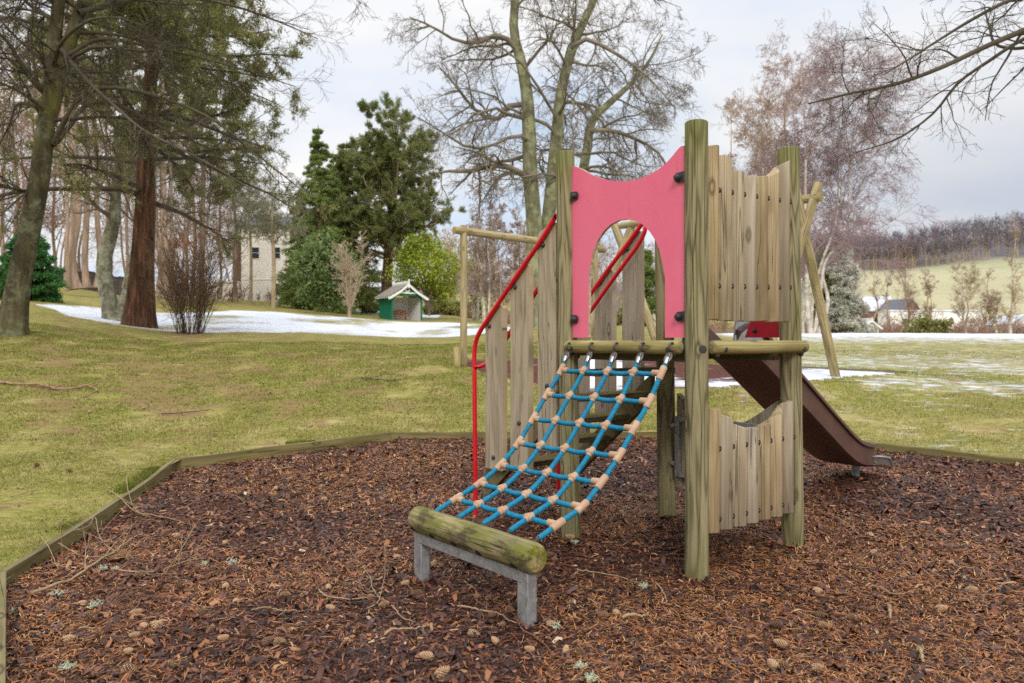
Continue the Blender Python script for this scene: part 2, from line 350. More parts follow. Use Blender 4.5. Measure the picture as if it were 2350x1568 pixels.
def grassmat():
    m = NT('grass_blade', .75, .2); v = m.coord(); r = m.island()
    g = m.ramp(r, [(0, lin(86,96,32)), (.3, lin(116,126,44)), (.6, lin(138,142,60)), (.85, lin(100,110,40)), (1, lin(154,152,74))])
    s = m.ramp(r, [(0, lin(134,122,70)), (.4, lin(162,148,92)), (.75, lin(186,170,116)), (1, lin(120,102,64))])
    p = m.math('MULTIPLY_ADD', m.noise(m.scale(v, (1,1.7,1)), 2.6, 6, .72), .8, m.math('MULTIPLY', m.noise(v, .45, 3, .6), .3)); c = m.mix(m.step(p, .50, .70), g, s)
    hs = m.n('ShaderNodeHueSaturation'); m.put(hs.inputs['Value'], m.math('MULTIPLY_ADD', m.noise(v, 7, 4, .75), 1.3, .30)); m.put(hs.inputs['Color'], c); m.col(hs.outputs[0])
    out = m.t.nodes['Material Output']; tr = m.n('ShaderNodeBsdfTranslucent'); m.t.links.new(hs.outputs[0], tr.inputs[0]); ms = m.n('ShaderNodeMixShader'); ms.inputs[0].default_value = .3
    m.t.links.new(m.b.outputs[0], ms.inputs[1]); m.t.links.new(tr.outputs[0], ms.inputs[2]); m.t.links.new(ms.outputs[0], out.inputs[0]); return m.m
M['grass'] = grassmat()
M['stickpink'] = simple('pinkish_stick', lin(162,128,104), lin(130,98,78), 14, .8)
# ------------------------------------------------------------------ mesh helpers
def np_mesh(name, V, F, mats, smooth=False, mi=None, attrs=None):
    """V (n,3); F list of int arrays (k,3)/(k,4)"""
    me = bpy.data.meshes.new(name)
    V = np.asarray(V, np.float32); F = [np.asarray(f, np.int32) for f in F if len(f)]
    me.vertices.add(len(V)); me.vertices.foreach_set('co', V.ravel())
    loops = np.concatenate([f.ravel() for f in F]); tot = np.concatenate([np.full(len(f), f.shape[1], np.int32) for f in F])
    st = np.concatenate([[0], np.cumsum(tot)[:-1]]).astype(np.int32)
    me.loops.add(len(loops)); me.loops.foreach_set('vertex_index', loops)
    me.polygons.add(len(tot)); me.polygons.foreach_set('loop_start', st)
    if smooth: me.polygons.foreach_set('use_smooth', np.ones(len(tot), bool))
    for m in mats: me.materials.append(m)
    if mi is not None: me.polygons.foreach_set('material_index', np.asarray(mi, np.int32))
    for a, val in (attrs or {}).items():
        at = me.attributes.new(a, 'FLOAT', 'POINT'); at.data.foreach_set('value', np.asarray(val, np.float32))
    me.update(calc_edges=True)
    return me
def link(name, me, parent=None, loc=(0,0,0)):
    o = bpy.data.objects.new(name, me); COL.objects.link(o); o.location = loc
    if parent is not None: o.parent = parent
    return o
def tag(o, label=None, cat=None, group=None, kind=None):
    for k, v in (('label', label), ('category', cat), ('group', group), ('kind', kind)):
        if v: o[k] = v
    return o
def thing(name, loc, label, cat, group=None, rz=0):
    o = bpy.data.objects.new(name, None); COL.objects.link(o); o.location = [float(c) for c in loc]; o.rotation_euler = (0,0,rz)
    o.empty_display_size = .2
    return tag(o, label, cat, group)
def copy_tree(o, parent=None):
    c = o.copy(); COL.objects.link(c)
    if parent is not None: c.parent = parent
    for ch in list(o.children): copy_tree(ch, c)
    return c
class S:
    """hard-surface builder; vertices in world space, 'gc' = grain coordinates (z along the grain)"""
    def __init__(s): s.v=[]; s.g=[]; s.f=[]; s.m=[]; s.k=0
    def off(s):
        s.k += 1; return np.array([random.uniform(0,40), random.uniform(0,40), random.uniform(0,40)])
    def add(s, V, F, G, mat=0):
        b = len(s.v); s.v += [tuple(map(float, p)) for p in V]; s.g += [tuple(map(float, p)) for p in G]
        for f in F: s.f.append([b+i for i in f]); s.m.append(mat)
    def box(s, c, ex, ey, ez, mat=0, grain=2):
        c = np.array(c, float); E = [np.array(e, float) for e in (ex, ey, ez)]   # half-extent vectors
        L = [np.linalg.norm(e) for e in E]; o = s.off(); V=[]; G=[]
        order = [i for i in range(3) if i != grain]+[grain]
        for a in (-1,1):
            for b in (-1,1):
                for d in (-1,1):
                    V.append(c+a*E[0]+b*E[1]+d*E[2]); l = (a*L[0], b*L[1], d*L[2]); G.append(np.array([l[i] for i in order])+o)
        s.add(V, [(0,1,3,2),(4,6,7,5),(0,4,5,1),(2,3,7,6),(0,2,6,4),(1,5,7,3)], G, mat)
    def frame(s, t):
        t = t/np.linalg.norm(t); r = np.array([0,0,1.]) if abs(t[2]) < .9 else np.array([1.,0,0])
        a = np.cross(t, r); a /= np.linalg.norm(a); b = np.cross(a, t); return t, a, b
    def lathe(s, p0, p1, prof, n=20, mat=0, caps=True, wob=0, capmat=None):
        """prof: [(t along from p0 in metres, radius)]"""
        p0 = np.array(p0, float); p1 = np.array(p1, float); t, a, b = s.frame(p1-p0); o = s.off(); V=[]; G=[]; Fs=[]
        w = [1+wob*random.uniform(-1,1) for _ in range(n)]; w = [(w[i-1]+w[i]+w[(i+1)%n])/3 for i in range(n)]
        for z, r in prof:
            for i in range(n):
                q = 2*math.pi*i/n; rr = r*w[i]; V.append(p0+t*z+(a*math.cos(q)+b*math.sin(q))*rr)
                G.append(np.array([rr*math.cos(q), rr*math.sin(q), z])+o)
        for k in range(len(prof)-1):
            for i in range(n):
                j = (i+1)%n; Fs.append((k*n+i, k*n+j, (k+1)*n+j, (k+1)*n+i))
        s.add(V, Fs, G, mat)
        if caps:
            cm = mat if capmat is None else capmat
            for k, rev in ((0,True),(len(prof)-1,False)):
                V2 = V[k*n:(k+1)*n]; G2 = G[k*n:(k+1)*n]; f = list(range(n)); s.add(V2, [f[::-1] if rev else f], G2, cm)
    def rod(s, p0, p1, r, n=14, mat=0, bev=.006, r1=None, wob=0, nseg=1):
        p0 = np.array(p0, float); p1 = np.array(p1, float); L = np.linalg.norm(p1-p0); r1 = r if r1 is None else r1
        bev = min(bev, r*.9, L*.4)
        mid = [(bev+(L-2*bev)*i/nseg, r+(r1-r)*i/nseg) for i in range(nseg+1)]
        s.lathe(p0, p1, [(0, r-bev), (bev*.3, r-bev*.3)]+mid+[(L-bev*.3, r1-bev*.3), (L, r1-bev)], n, mat, True, wob)
    def tube(s, pts, r, n=12, mat=0, twist=None):
        pts = np.array(pts, float); k = len(pts); T = np.gradient(pts, axis=0); T /= np.linalg.norm(T, axis=1)[:,None]+1e-12
        _, a, b = s.frame(T[0]); o = s.off(); V=[]; G=[]; Fs=[]; acc=0
        R = np.full(k, r) if np.isscalar(r) else np.array(r)
        for i in range(k):
            if i:
                acc += np.linalg.norm(pts[i]-pts[i-1])
                a = a-T[i]*np.dot(a, T[i]); a /= np.linalg.norm(a); b = np.cross(T[i], a)
            for q in range(n):
                th = 2*math.pi*q/n; rr = R[i]
                if twist: rr = rr*(1+.17*math.cos(3*(th-acc*twist)))
                V.append(pts[i]+(a*math.cos(th)+b*math.sin(th))*rr); G.append(np.array([rr*math.cos(th), rr*math.sin(th), acc])+o)
        for i in range(k-1):
            for q in range(n):
                j=(q+1)%n; Fs.append((i*n+q, i*n+j, (i+1)*n+j, (i+1)*n+q))
        Fs.append(tuple(range(n))[::-1]); Fs.append(tuple((k-1)*n+q for q in range(n)))
        s.add(V, Fs, G, mat)
    def prism(s, pts, nrm, th, mat=0, edgemat=None, gz=None):
        """closed planar polygon (world points), extruded by th along nrm"""
        P = [np.array(p, float) for p in pts]; nrm = np.array(nrm, float); n = len(P); o = s.off()
        Q = [p+nrm*th for p in P]; em = mat if edgemat is None else edgemat
        def gg(L):
            if gz is None: return [p+o for p in L]
            ex, ez = gz; return [np.array([np.dot(p, ex), 0, np.dot(p, ez)])+o for p in L]
        s.add(P, [list(range(n))[::-1]], gg(P), mat); s.add(Q, [list(range(n))], gg(Q), mat)
        s.add(P+Q, [(i, (i+1)%n, n+(i+1)%n, n+i) for i in range(n)], gg(P+Q), em)
    def ball(s, c, r, mat=0, n=10, sc=(1,1,1)):
        c = np.array(c, float); prof = []
        V=[]; Fs=[]; m=n//2+1
        for i in range(m+1):
            ph = math.pi*i/m
            for q in range(n):
                th = 2*math.pi*q/n; V.append(c+r*np.array([math.sin(ph)*math.cos(th)*sc[0], math.sin(ph)*math.sin(th)*sc[1], math.cos(ph)*sc[2]]))
        for i in range(m):
            for q in range(n):
                j=(q+1)%n; Fs.append((i*n+q, (i+1)*n+q, (i+1)*n+j, i*n+j))
        s.add(V, Fs, V, mat)
    def build(s, name, mats, parent=None, base=(0,0,0), bevel=0, ang=35, label=None, smooth=True):
        base = np.array(base, float)
        me = bpy.data.meshes.new(name)
        me.from_pydata([tuple(np.array(p)-base) for p in s.v], [], s.f)
        for m in (mats if isinstance(mats, (list, tuple)) else [mats]): me.materials.append(m)
        me.polygons.foreach_set('material_index', s.m)
        a = me.attributes.new('gc', 'FLOAT_VECTOR', 'POINT'); a.data.foreach_set('vector', np.array(s.g, np.float32).ravel())
        a = me.attributes.new('hz', 'FLOAT_VECTOR', 'POINT'); a.data.foreach_set('vector', np.array(s.v, np.float32).ravel())
        if smooth:
            me.polygons.foreach_set('use_smooth', [True]*len(s.f)); me.set_sharp_from_angle(angle=math.radians(ang))
        me.update()
        o = link(name, me, parent)
        if parent is None: o.location = base
        if bevel:
            b = o.modifiers.new('bevel', 'BEVEL'); b.width = bevel; b.segments = 2; b.limit_method = 'ANGLE'; b.angle_limit = math.radians(40)
        if label: o['label'] = label
        return o
# ------------------------------------------------------------------ ground sheets
def snow_amount(x, y):
    x = np.asarray(x, float); y = np.asarray(y, float); d = np.maximum(y, .5); p = CX+FP*x/d
    j = 1+.07*fb2(x*.5, y*.35)
    lo = np.interp(p, [60,150,250,480,800,1050,1250,1330], [29.5,26,24.2,23.4,26.5,30.5,32,36])*j
    hi = np.interp(p, [60,150,250,480,800,1050,1250,1330], [31,34,37,41.5,45,48,46,40])*j
    w = np.clip(np.minimum((d-lo)/(.10*d), (hi-d)/(.14*d))+.6, 0, 1)
    s = (.69+.08*fb3(x*.6, y*.3)+.05*fb1(x*.7, y*.5))*w*(p > 70)*(p < 1400)
    r = np.clip((p-1540)/160, 0, 1)*(y > 1)
    s = np.maximum(s, r*np.interp(d, [12.5,14.5,18,22,27,30,33,60], [.46,.57,.51,.50,.62,.85,.92,.5]))
    s = np.maximum(s, np.clip((p-1750)/250, 0, 1)*(y > 1)*np.interp(d, [8.6,9.6,10.6,11.6,12.6,13.4], [0,.2,.48,.58,.5,.3]))
    s = np.maximum(s, ((p > 1230)&(p < 1700)&(d > 66)&(d < 92))*.62)
    s = np.maximum(s, ((p > 800)&(p < 1010)&(d > 70)&(d < 84))*.75)
    return s
PIT = np.array([((px-CX)*d/FP, d) for px, d in [(1045,13.1),(1250,13.5),(1640,13.6),(1850,13.4),(2075,12.75),(1900,11.75),(1640,10.55),(1330,10.5),(1120,11.9)]])
fbA = make_fbm(31, base=1.6); fbB = make_fbm(32, base=5.5)
def brown_amount(x, y):
    x = np.asarray(x, float); y = np.asarray(y, float); d = np.maximum(y, .5); p = CX+FP*x/d
    b = .10*fbA(x*.8, y*1.7)+.30*fbB(x*.9, y*2.0)-.4*np.clip(1-(d-4.5)/3,0,1)+np.exp(-((p-420)/430)**2)*np.interp(d, [6.5,8.5,10,13,16,25], [.02,.20,.48,.50,.28,.10])*(y > 1)+.04
    return b+.5*np.exp(-((p-430)/60)**2)*np.interp(d, [18,20,22,23.5], [0,.8,1,0])
def ring_ground():
    a = np.concatenate([np.radians(np.arange(30, 150, .27)), np.radians(np.arange(150, 390, 2.5))])
    rs = [0, .06, .14, .25, .4, .6]
    while rs[-1] < 960: rs.append(rs[-1]+max(.22, .028*(rs[-1]+4)))
    rs = np.array(rs); R = poly_radius(a)
    X = PC[0]+np.cos(a)[:,None]*(R[:,None]+rs); Y = PC[1]+np.sin(a)[:,None]*(R[:,None]+rs)
    Z = lawn_h(X, Y)
    n, k = X.shape; V = np.stack([X, Y, Z], -1).reshape(-1, 3)
    i = np.arange(n)[:,None]; q = np.arange(k-1)[None]; i2 = (i+1)%n
    F = np.stack([i*k+q, i*k+q+1, i2*k+q+1, i2*k+q], -1).reshape(-1, 4)
    x, y = V[:,0], V[:,1]; d = np.maximum(y, .5); p = CX+FP*x/d
    brown = brown_amount(x, y)*.75
    pit = poly_inside(x, y, PIT).astype(float)
    snow = snow_amount(x, y)
    snow = np.where(pit > .5, np.where(p > 1290, .62+.2*fb3(x, y), .44), snow)
    field = np.clip((d-90)/40, 0, 1)*np.clip((p-1650)/200, 0, 1)*(y > 1)
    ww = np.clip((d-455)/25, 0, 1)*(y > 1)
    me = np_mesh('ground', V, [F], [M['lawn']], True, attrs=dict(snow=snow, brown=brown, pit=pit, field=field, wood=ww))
    o = link('ground', me); tag(o, kind='structure', label='mossy lawn rising to the trees with patches of thin snow')
    a = np.linspace(0, 2*np.pi, 420, endpoint=False); R = poly_radius(a); f = np.linspace(0, 1, 90)**.8
    X = PC[0]+np.cos(a)[:,None]*R[:,None]*f; Y = PC[1]+np.sin(a)[:,None]*R[:,None]*f; Z = bark_h(X, Y)
    n, k = X.shape; V = np.stack([X, Y, Z], -1).reshape(-1, 3)
    i = np.arange(n)[:,None]; q = np.arange(k-1)[None]; i2 = (i+1)%n
    F = np.stack([i*k+q, i*k+q+1, i2*k+q+1, i2*k+q], -1).reshape(-1, 4)
    x, y = V[:,0], V[:,1]
    sn = np.clip((y-5.6)/1.2, 0, 1)*np.clip((x-1.6)/1.4, 0, 1)*.4
    o = link('bark_ground', np_mesh('bark_ground', V, [F], [M['barkfloor']], True, attrs=dict(snow=sn)))
    tag(o, kind='structure', label='dark bark chip floor of the play area')
ring_ground()

# timber edging
def edging():
    labs = ['weathered edging board in the near left corner of the bark', 'long grey edging board running along the left side of the bark',
            'greenish edging board behind the bark on the left', 'yellow edging board across the back behind the climbing net',
            'mossy edging board beyond the foot of the slide', 'edging board running out of the picture past the slide']
    for k, (i, j) in enumerate([(8,9),(9,0),(0,1),(1,2),(2,3),(3,4)]):
        a = np.append(POLY[i], 0); b = np.append(POLY[j], 0); s = S()
        d = (b-a)/np.linalg.norm(b-a); nrm = np.array([d[1], -d[0], 0]); nrm = -nrm if np.dot(nrm[:2], PC-POLY[i]) > 0 else nrm
        n = 8
        o = s.off(); V=[]; G=[]; Fs=[]
        for q in range(n+1):
            p = a+(b-a)*q/n; z = float(tz(p[0], p[1])); w = .004*math.sin(q*1.9+k)
            for (u, h) in ((-.004,-.12),(-.004,.082+w),(.034,.082+w),(.034,-.12)):
                pt = p+nrm*u; V.append((pt[0], pt[1], z+h)); G.append(np.array([h, u, np.linalg.norm(b-a)*q/n])+o)
        for q in range(n):
            for e in range(4):
                f = (e+1)%4; Fs.append((q*4+e, q*4+f, (q+1)*4+f, (q+1)*4+e))
        Fs += [(0,1,2,3), (n*4+3, n*4+2, n*4+1, n*4)]
        s.add(V, Fs, G)
        base = (a+b)/2; base[2] = float(tz(base[0], base[1]))
        ob = s.build('edging_board', M['edge'], None, base, .004); tag(ob, labs[k], 'edging board', 'timber edging round the bark')
    for (p0, d0, p1, d1, lab) in [(1040,13.15,1270,13.55,'low dark board behind the bark under the far swing'), (1640,13.7,2080,12.8,'low brown board along the snowy far pit by the swing leg')]:
        a = ground_at(p0, d0); b = ground_at(p1, d1); s = S(); d = (b-a)/np.linalg.norm(b-a); c = (a+b)/2; c[2] += .03
        c[2] -= .085; s.box(c, d*np.linalg.norm(b-a)/2, np.array([-d[1], d[0], 0])*.025, (0,0,.09), grain=0)
        ob = s.build('edging_board', M['edge'], None, (a+b)/2); tag(ob, lab, 'edging board', 'boards round the swing pit')
edging()

# ------------------------------------------------------------------ play tower
F0 = np.array([.970, 3.844, 0]); EU = np.array([-.618, .786, 0]); EV = np.array([.786, .618, 0]); EZ = np.array([0,0,1.])
LU, LV = .966, .9215
def W(u, v, z): return F0+EU*u+EV*v+EZ*z
def pl(px, py, u=None, v=None):
    """point of the picture on the vertical plane u=const or v=const"""
    if v is not None:
        s, z = on_plane(px, py, W(0, v, 0), EU); return W(s, v, z)
    s, z = on_plane(px, py, W(u, 0, 0), EV); return W(u, s, z)
def uv_of(p): q = np.array(p)-F0; return np.dot(q, EU), np.dot(q, EV)
tower = thing('play_tower', W(.48,.46,0), 'wooden climbing tower with pink arch panel, blue rope net and brown slide', 'play tower')
TB = W(.48,.46,0)
def part(s, name, mats, parent=tower, **k): return s.build(name, mats, parent, TB, **k)
def post(u, v, top, lean, r, rl=.06):
    s = S(); b = W(u, v, -.12); t = W(u, v, top)+np.array([lean, 0, 0]); L = np.linalg.norm(t-b)
    prof = [(0, r*1.02)]+[(L*i/14, r*(1.02-.03*i/14)*(1+.006*math.sin(i*1.7+u*9))) for i in range(1, 14)]+[(L-.012, r*.985), (L-.005, r*.95), (L-.001, r*.86), (L, r*.7)]
    s.lathe(b, t, prof, 40, 0, True, .012)
    return part(s, 'post', M['post'])
post(0, 0, 2.40, -.002, .0605); post(LU, 0, 2.435, -.040, .0600); post(0, LV, 2.41, -.030, .0625); post(LU, LV, 2.40, -.03, .063)
# front post bolt cap
s = S(); d = -F0/np.linalg.norm(F0); c = W(0,0,1.206)+np.array([.016,0,0]); d = np.array([-.245+.25,-.97,0]); s.lathe(c+d*.052, c+d*.068, [(0,.021),(.009,.021),(.012,.018),(.0125,.006)], 18, 0); part(s, 'bolt_cap', M['black'])
# deck and rails
s = S()
for i in range(6):
    s.box(W(.483, .075+.154*i, 1.228), EU*.47, EV*.072, EZ*.0165, grain=0)
part(s, 'deck', M['step'], bevel=.003)
for (a, b) in ((W(.945,-.058,1.214), W(.055,-.058,1.214)), (W(-.058,.045,1.214), W(-.058,.955,1.214)), (W(1.02,.06,1.19), W(1.02,.9,1.19)), (W(.05,LV+.05,1.19), W(.92,LV+.05,1.19))):
    s = S(); s.rod(a, b, .0375, 26, 0, .02, wob=.02, nseg=6)
    r = part(s, 'deck_rail', M['rail'])
    s = S(); t = (b-a)/np.linalg.norm(b-a); out = np.array([t[1], -t[0], 0]); out = out if np.dot(out, a-TB) > 0 else -out
    for q in (.09, .93):
        s = S(); c = a+(b-a)*q-EZ*.012; s.lathe(c+out*.028, c+out*.0385, [(0,.0135),(.0095,.0135),(.0105,.008)], 12, 0); part(s, 'bolt_cap', M['black'], r)
    for q in (.05, .95):
        s = S(); s.ball(a+(b-a)*q-EZ*.04, .018, 0); part(s, 'bolt_cap', M['black'], r)
# under-deck bearers
s = S(); s.box(W(.483,.12,1.17), EU*.44, EV*.022, EZ*.038, grain=0); s.box(W(.483,.82,1.17), EU*.44, EV*.022, EZ*.038, grain=0); part(s, 'joist', M['step'], bevel=.003)
# pink arch panel
top = [(1313,383),(1318,382),(1325,384),(1340,391),(1362,403),(1385,411),(1410,415.5),(1440,416),(1465,411),(1490,401),(1512,388),(1530,373),(1545,356),(1552,347),(1558,340),(1563,336),(1570.5,334)]
arch = [(1526,775),(1526.5,700),(1526,640),(1522,608),(1514,576),(1504,552),(1492,533),(1477,517),(1460,507.5),(1440,503.5),(1420,506),(1402,515),(1387,529),(1373,549),(1362,575),(1354.5,610),(1351.5,645),(1351,700),(1350.5,775)]
out = top+[(1570.5,650),(1570.5,775)]+arch+[(1313,775),(1312.5,600)]
pts = [pl(x, y, v=-.030) for x, y in out]
s = S(); s.prism(pts, EV, .019, 0, 1); panel = part(s, 'arch_panel', [M['pink'], M['pinkedge']], bevel=.0025)
for (x, y, side) in ((1320,450,1),(1320,733,1),(1558,408,-1),(1560,727,-1)):
    c = pl(x, y, v=-.036); s = S(); e = EU*side
    o = [(-.028,.0),(-.024,.016),(-.012,.026),(0,.026),(.062,.030),(.062,-.030),(0,-.026),(-.012,-.026),(-.024,-.016)]
    s.prism([c+e*a+EZ*b for a, b in o], -EV*1.0, .006, 0)
    s.lathe(c-EV*.004, c-EV*.04, [(0,.021),(.008,.021),(.013,.0175),(.022,.0165),(.026,.013),(.028,.006)], 18, 0)
    part(s, 'bracket', M['black'], panel, bevel=.001)
# half-round plank panels
def plank_panel(name, u, v0, v1, zb, ztop, mat, n=7, front=-1, rows=(), depth=.058, inner=False, parent=tower):
    s = S(); w = (v1-v0)/n
    for k in range(n):
        a = v0+w*k+.004; b = v0+w*(k+1)-.004; o = s.off(); V=[]; G=[]; N = 12; jit = random.uniform(-.003,.003)
        prof = []
        for i in range(N+1):
            q = i/N; vv = a+(b-a)*q; prof.append((vv, depth*(1-abs(2*q-1)**1.8)*.92+depth*.08))
        prof += [(b, 0), (a, 0)]
        m = len(prof)
        for lvl in range(4):
            for (vv, dd) in prof:
                f = (vv-a)/(b-a); zt = ztop(vv); zz = (zb, zb+.006, zt-.005, zt)[lvl]+(jit if lvl > 1 else jit*.8)
                dk = dd*(1 if lvl in (1,2) else .88) ; vk = vv+(0 if lvl in (1,2) else (.5-f)*.008)
                V.append(W(u, vk, zz)+EU*front*dk); G.append(np.array([vv-a, dd, zz])+o)
        Fs = []
        for l in range(3):
            for i in range(m):
                j=(i+1)%m; Fs.append((l*m+i, l*m+j, (l+1)*m+j, (l+1)*m+i))
        Fs += [tuple(range(m))[::-1], tuple(3*m+i for i in range(m))]
        s.add(V, Fs, G, 0)
    ob = part(s, name, mat, parent, ang=50)
    if rows:
        for k in range(n):
            vv = v0+w*(k+.60)
            for z in rows:
                s = S()
                zz = z(vv) if callable(z) else z
                c = W(u, vv, zz)+EU*front*(depth-.0065)
                s.lathe(c, c+EU*front, [(0,.0145),(.0055,.0145),(.0056,.0115)], 16, 1, caps=False)
                s.lathe(c, c+EU*front, [(.0035,.0125),(.0042,.0122)], 14, 1)
                s.lathe(c, c+EU*front, [(.002,.0075),(.0065,.007),(.0085,.004)], 10, 0)
                part(s, 'bolt', [M['bolt'], M['hole_shade']], ob)  # bolt hole shade painted as a dark ring and disc
    return ob
def curve_from(ptsxy, u):
    q = [pl(x, y, u=u) for x, y in ptsxy]; vs = [uv_of(p)[1] for p in q]; zs = [p[2] for p in q]
    o = np.argsort(vs); vs = np.array(vs)[o]; zs = np.array(zs)[o]
    return lambda v: float(np.interp(v, vs, zs))
UF = -.062
ptop = curve_from([(1629,333),(1649,334),(1656,350),(1668,354),(1680,372),(1688,387),(1700,390),(1716,400),(1740,404),(1762,405),(1778,400),(1790,385),(1800,376),(1810,369),(1820,371)], UF)
va = uv_of(pl(1629, 600, u=UF))[1]; vb = uv_of(pl(1820, 600, u=UF))[1]
zb_up = (pl(1640,738,u=UF)[2]+pl(1810,737,u=UF)[2])/2
r1 = curve_from([(1642,437),(1820,466)], UF); r2 = curve_from([(1642,657),(1820,661)], UF)
plank_panel('plank_panel', -.016, va, vb, zb_up, ptop, M['plank'], rows=(r1, r2))
ptl = curve_from([(1630,938),(1652,938),(1658,950),(1675,958),(1690,968),(1700,978),(1715,981),(1735,983),(1757,978),(1775,966),(1790,950),(1802,930),(1815,921),(1828,919)], UF)
r3 = curve_from([(1647,1030),(1826,1002)], UF); r4 = curve_from([(1647,1192),(1826,1152)], UF)
vb2 = uv_of(pl(1829, 1000, u=UF))[1]
plank_panel('plank_panel', -.016, va, vb2, .238, ptl, M['plank'], rows=(r3, r4))
# inner lower panel on the slide side, seen from its back, with the steel frame
def ztop_back(t): return .885-.19*math.sin(math.pi*min(1, max(0, t)))**1.1
s = S(); n = 7; u0, u1 = .09, .875; w = (u1-u0)/n
for k in range(n):
    a = u0+w*k; b = a+w-.003; o = s.off(); P = []
    for q in range(7): uu = a+(b-a)*q/6; P.append((uu, ztop_back((uu-u0)/(u1-u0))))
    poly = [W(a, LV-.01, .24), W(b, LV-.01, .24)]+[W(uu, LV-.01, z) for uu, z in P[::-1]]
    s.prism(poly, EV, .045, 0, gz=(EU, EZ))
bp = part(s, 'back_panel', M['greyplank'])
s = S()
for (c, e1, e2) in ((W(.85,LV-.03,.52), EU*.018, EZ*.21), (W(.12,LV-.03,.52), EU*.018, EZ*.21), (W(.485,LV-.03,.71), EU*.36, EZ*.02), (W(.485,LV-.03,.33), EU*.36, EZ*.02)):
    s.box(c, e1, e2, EV*.012)
for z in (.655, .395): s.lathe(W(.87,LV-.03,z), W(.93,LV-.03,z), [(0,.018),(.03,.018),(.04,.012)], 12)
part(s, 'panel_frame', M['galv'], bp, bevel=.004)
# red hood panel at the slide side
s = S(); pts = [pl(1709,775,v=LV+.02), pl(1722,738,v=LV+.02), pl(1752,650,v=LV+.02), pl(1791,640,v=LV+.02), pl(1791,775,v=LV+.02)]
s.prism(pts, EV, .018, 0); rp = part(s, 'slide_guard', M['redpanel'], bevel=.002)
c = pl(1731,760,v=LV+.015); s = S(); s.lathe(c, c-EV*.02, [(0,.013),(.008,.012),(.012,.005)], 14); part(s, 'bolt_cap', M['black'], rp)

# slide
slide = thing('slide', (0,0,0), None, None); slide.parent = tower
for k in ('label', 'category'):
    if k in slide: del slide[k]
prof = [(.93,1.225),(1.03,1.225),(1.13,1.20),(1.25,1.145),(1.5,1.0),(1.8,.82),(2.1,.64),(2.4,.46),(2.6,.345),(2.75,.275),(2.9,.235),(3.05,.222),(3.2,.22)]
def smooth_path(P, n):
    P = np.array(P, float); k = len(P); t = np.concatenate([[0], np.cumsum(np.linalg.norm(np.diff(P, axis=0), axis=1))]); u = np.linspace(0, t[-1], n); out = []
    m = np.gradient(P, t, axis=0)
    for x in u:
        i = min(k-2, max(0, np.searchsorted(t, x, side='right')-1)); h = t[i+1]-t[i]; s_ = (x-t[i])/h
        out.append((2*s_**3-3*s_**2+1)*P[i]+(s_**3-2*s_**2+s_)*h*m[i]+(-2*s_**3+3*s_**2)*P[i+1]+(s_**3-s_**2)*h*m[i+1])
    return np.array(out)
path = smooth_path(prof, 44)
def su_c(v): return .60+(v-.93)*.055
HW = .19
def sheet(s, rows, mat=0, closed=False):
    """rows: list of lists of points -> quad strip"""
    k = len(rows[0]); V = [p for r in rows for p in r]; Fs = []
    for i in range(len(rows)-1):
        for q in range(k-1+(1 if closed else 0)):
            r = (q+1)%k; Fs.append((i*k+q, i*k+r, (i+1)*k+r, (i+1)*k+q))
    if closed: Fs += [tuple(range(k))[::-1], tuple((len(rows)-1)*k+q for q in range(k))]
    s.add(V, Fs, V, mat)
rows = []; bed = []
for i, (v, z) in enumerate(path):
    f = (v-.93)/2.27; side = .17*min(1, .55+f*6)*(1 if f < .93 else max(.15, 1-(f-.93)/.07*.8)); b = -.055*(1-.5*f)
    c = su_c(v); hw = HW
    tck = .016
    sec = [(-hw-.012, side), (-hw-.034, side-.004), (-hw-.036, side-.03), (-hw-.014, side-.032), (-hw-.004, b+.02), (-hw+.03, b), (hw-.03, b), (hw+.004, b+.02), (hw+.014, side-.032), (hw+.036, side-.03), (hw+.034, side-.004), (hw+.012, side), (hw-.004, .0), (hw-.02, -.012), (-hw+.02, -.012), (-hw+.004, 0)]
    rows.append([W(c+a, v, z+h) for a, h in sec])
    bed.append([W(c+a, v, z+h) for a, h in ((-hw+.004,.03),(-hw+.012,.002),(-hw+.03,-.006),(hw-.03,-.006),(hw-.012,.002),(hw-.004,.03))])
s = S(); sheet(s, rows[:-3], closed=True); s.build('slide_trough', M['slide'], slide, (0,0,0), ang=38)
s = S(); sheet(s, bed); s.build('slide_bed', M['steel'], slide, (0,0,0), ang=60)
# steel exit lip with rolled rim and leg
s = S(); v, z = path[-3]; c0 = su_c(v)
lip = []
for q in range(9):
    a = q/8; vv = v+.26*a; zz = z-.012-.05*a**2.2
    lip.append([W(c0+x*HW, vv, zz+h) for x, h in ((-1.05,.05),(-1.04,.0),(-.9,-.012),(.9,-.012),(1.04,0),(1.05,.05))])
sheet(s, lip); lip2 = [[p-EZ*.005 for p in r] for r in lip]; sheet(s, [r[::-1] for r in lip2])
for x in (-1.05, 1.05): s.tube([W(c0+x*HW, v-.1, z+.062), W(c0+x*HW, v, z+.052), W(c0+x*HW, v+.13, z+.035), W(c0+x*HW, v+.22, z+.015), W(c0+x*HW, v+.265, z-.03), W(c0+x*HW, v+.268, z-.075)], .013, 10)
s.tube([W(c0-1.05*HW, v+.268, z-.07), W(c0, v+.272, z-.068), W(c0+1.05*HW, v+.268, z-.07)], .013, 10)
s.build('slide_lip', M['steel'], slide, (0,0,0), ang=40)
s = S(); p = W(c0, v+.03, 0); s.rod((p[0],p[1],-.1), (p[0],p[1],z-.02), .033, 18, 0, .003); s.build('slide_leg', M['galv'], slide, (0,0,0))
s = S()
for su in (.60-HW-.01, .60+HW+.03):
    s.prism([W(su,.90,1.23), W(su,1.30,1.12), W(su,1.22,1.26), W(su,1.08,1.40), W(su,.94,1.46)], EU, .012)
s.build('slide_cheek', M['steel'], slide, (0,0,0), bevel=.003)
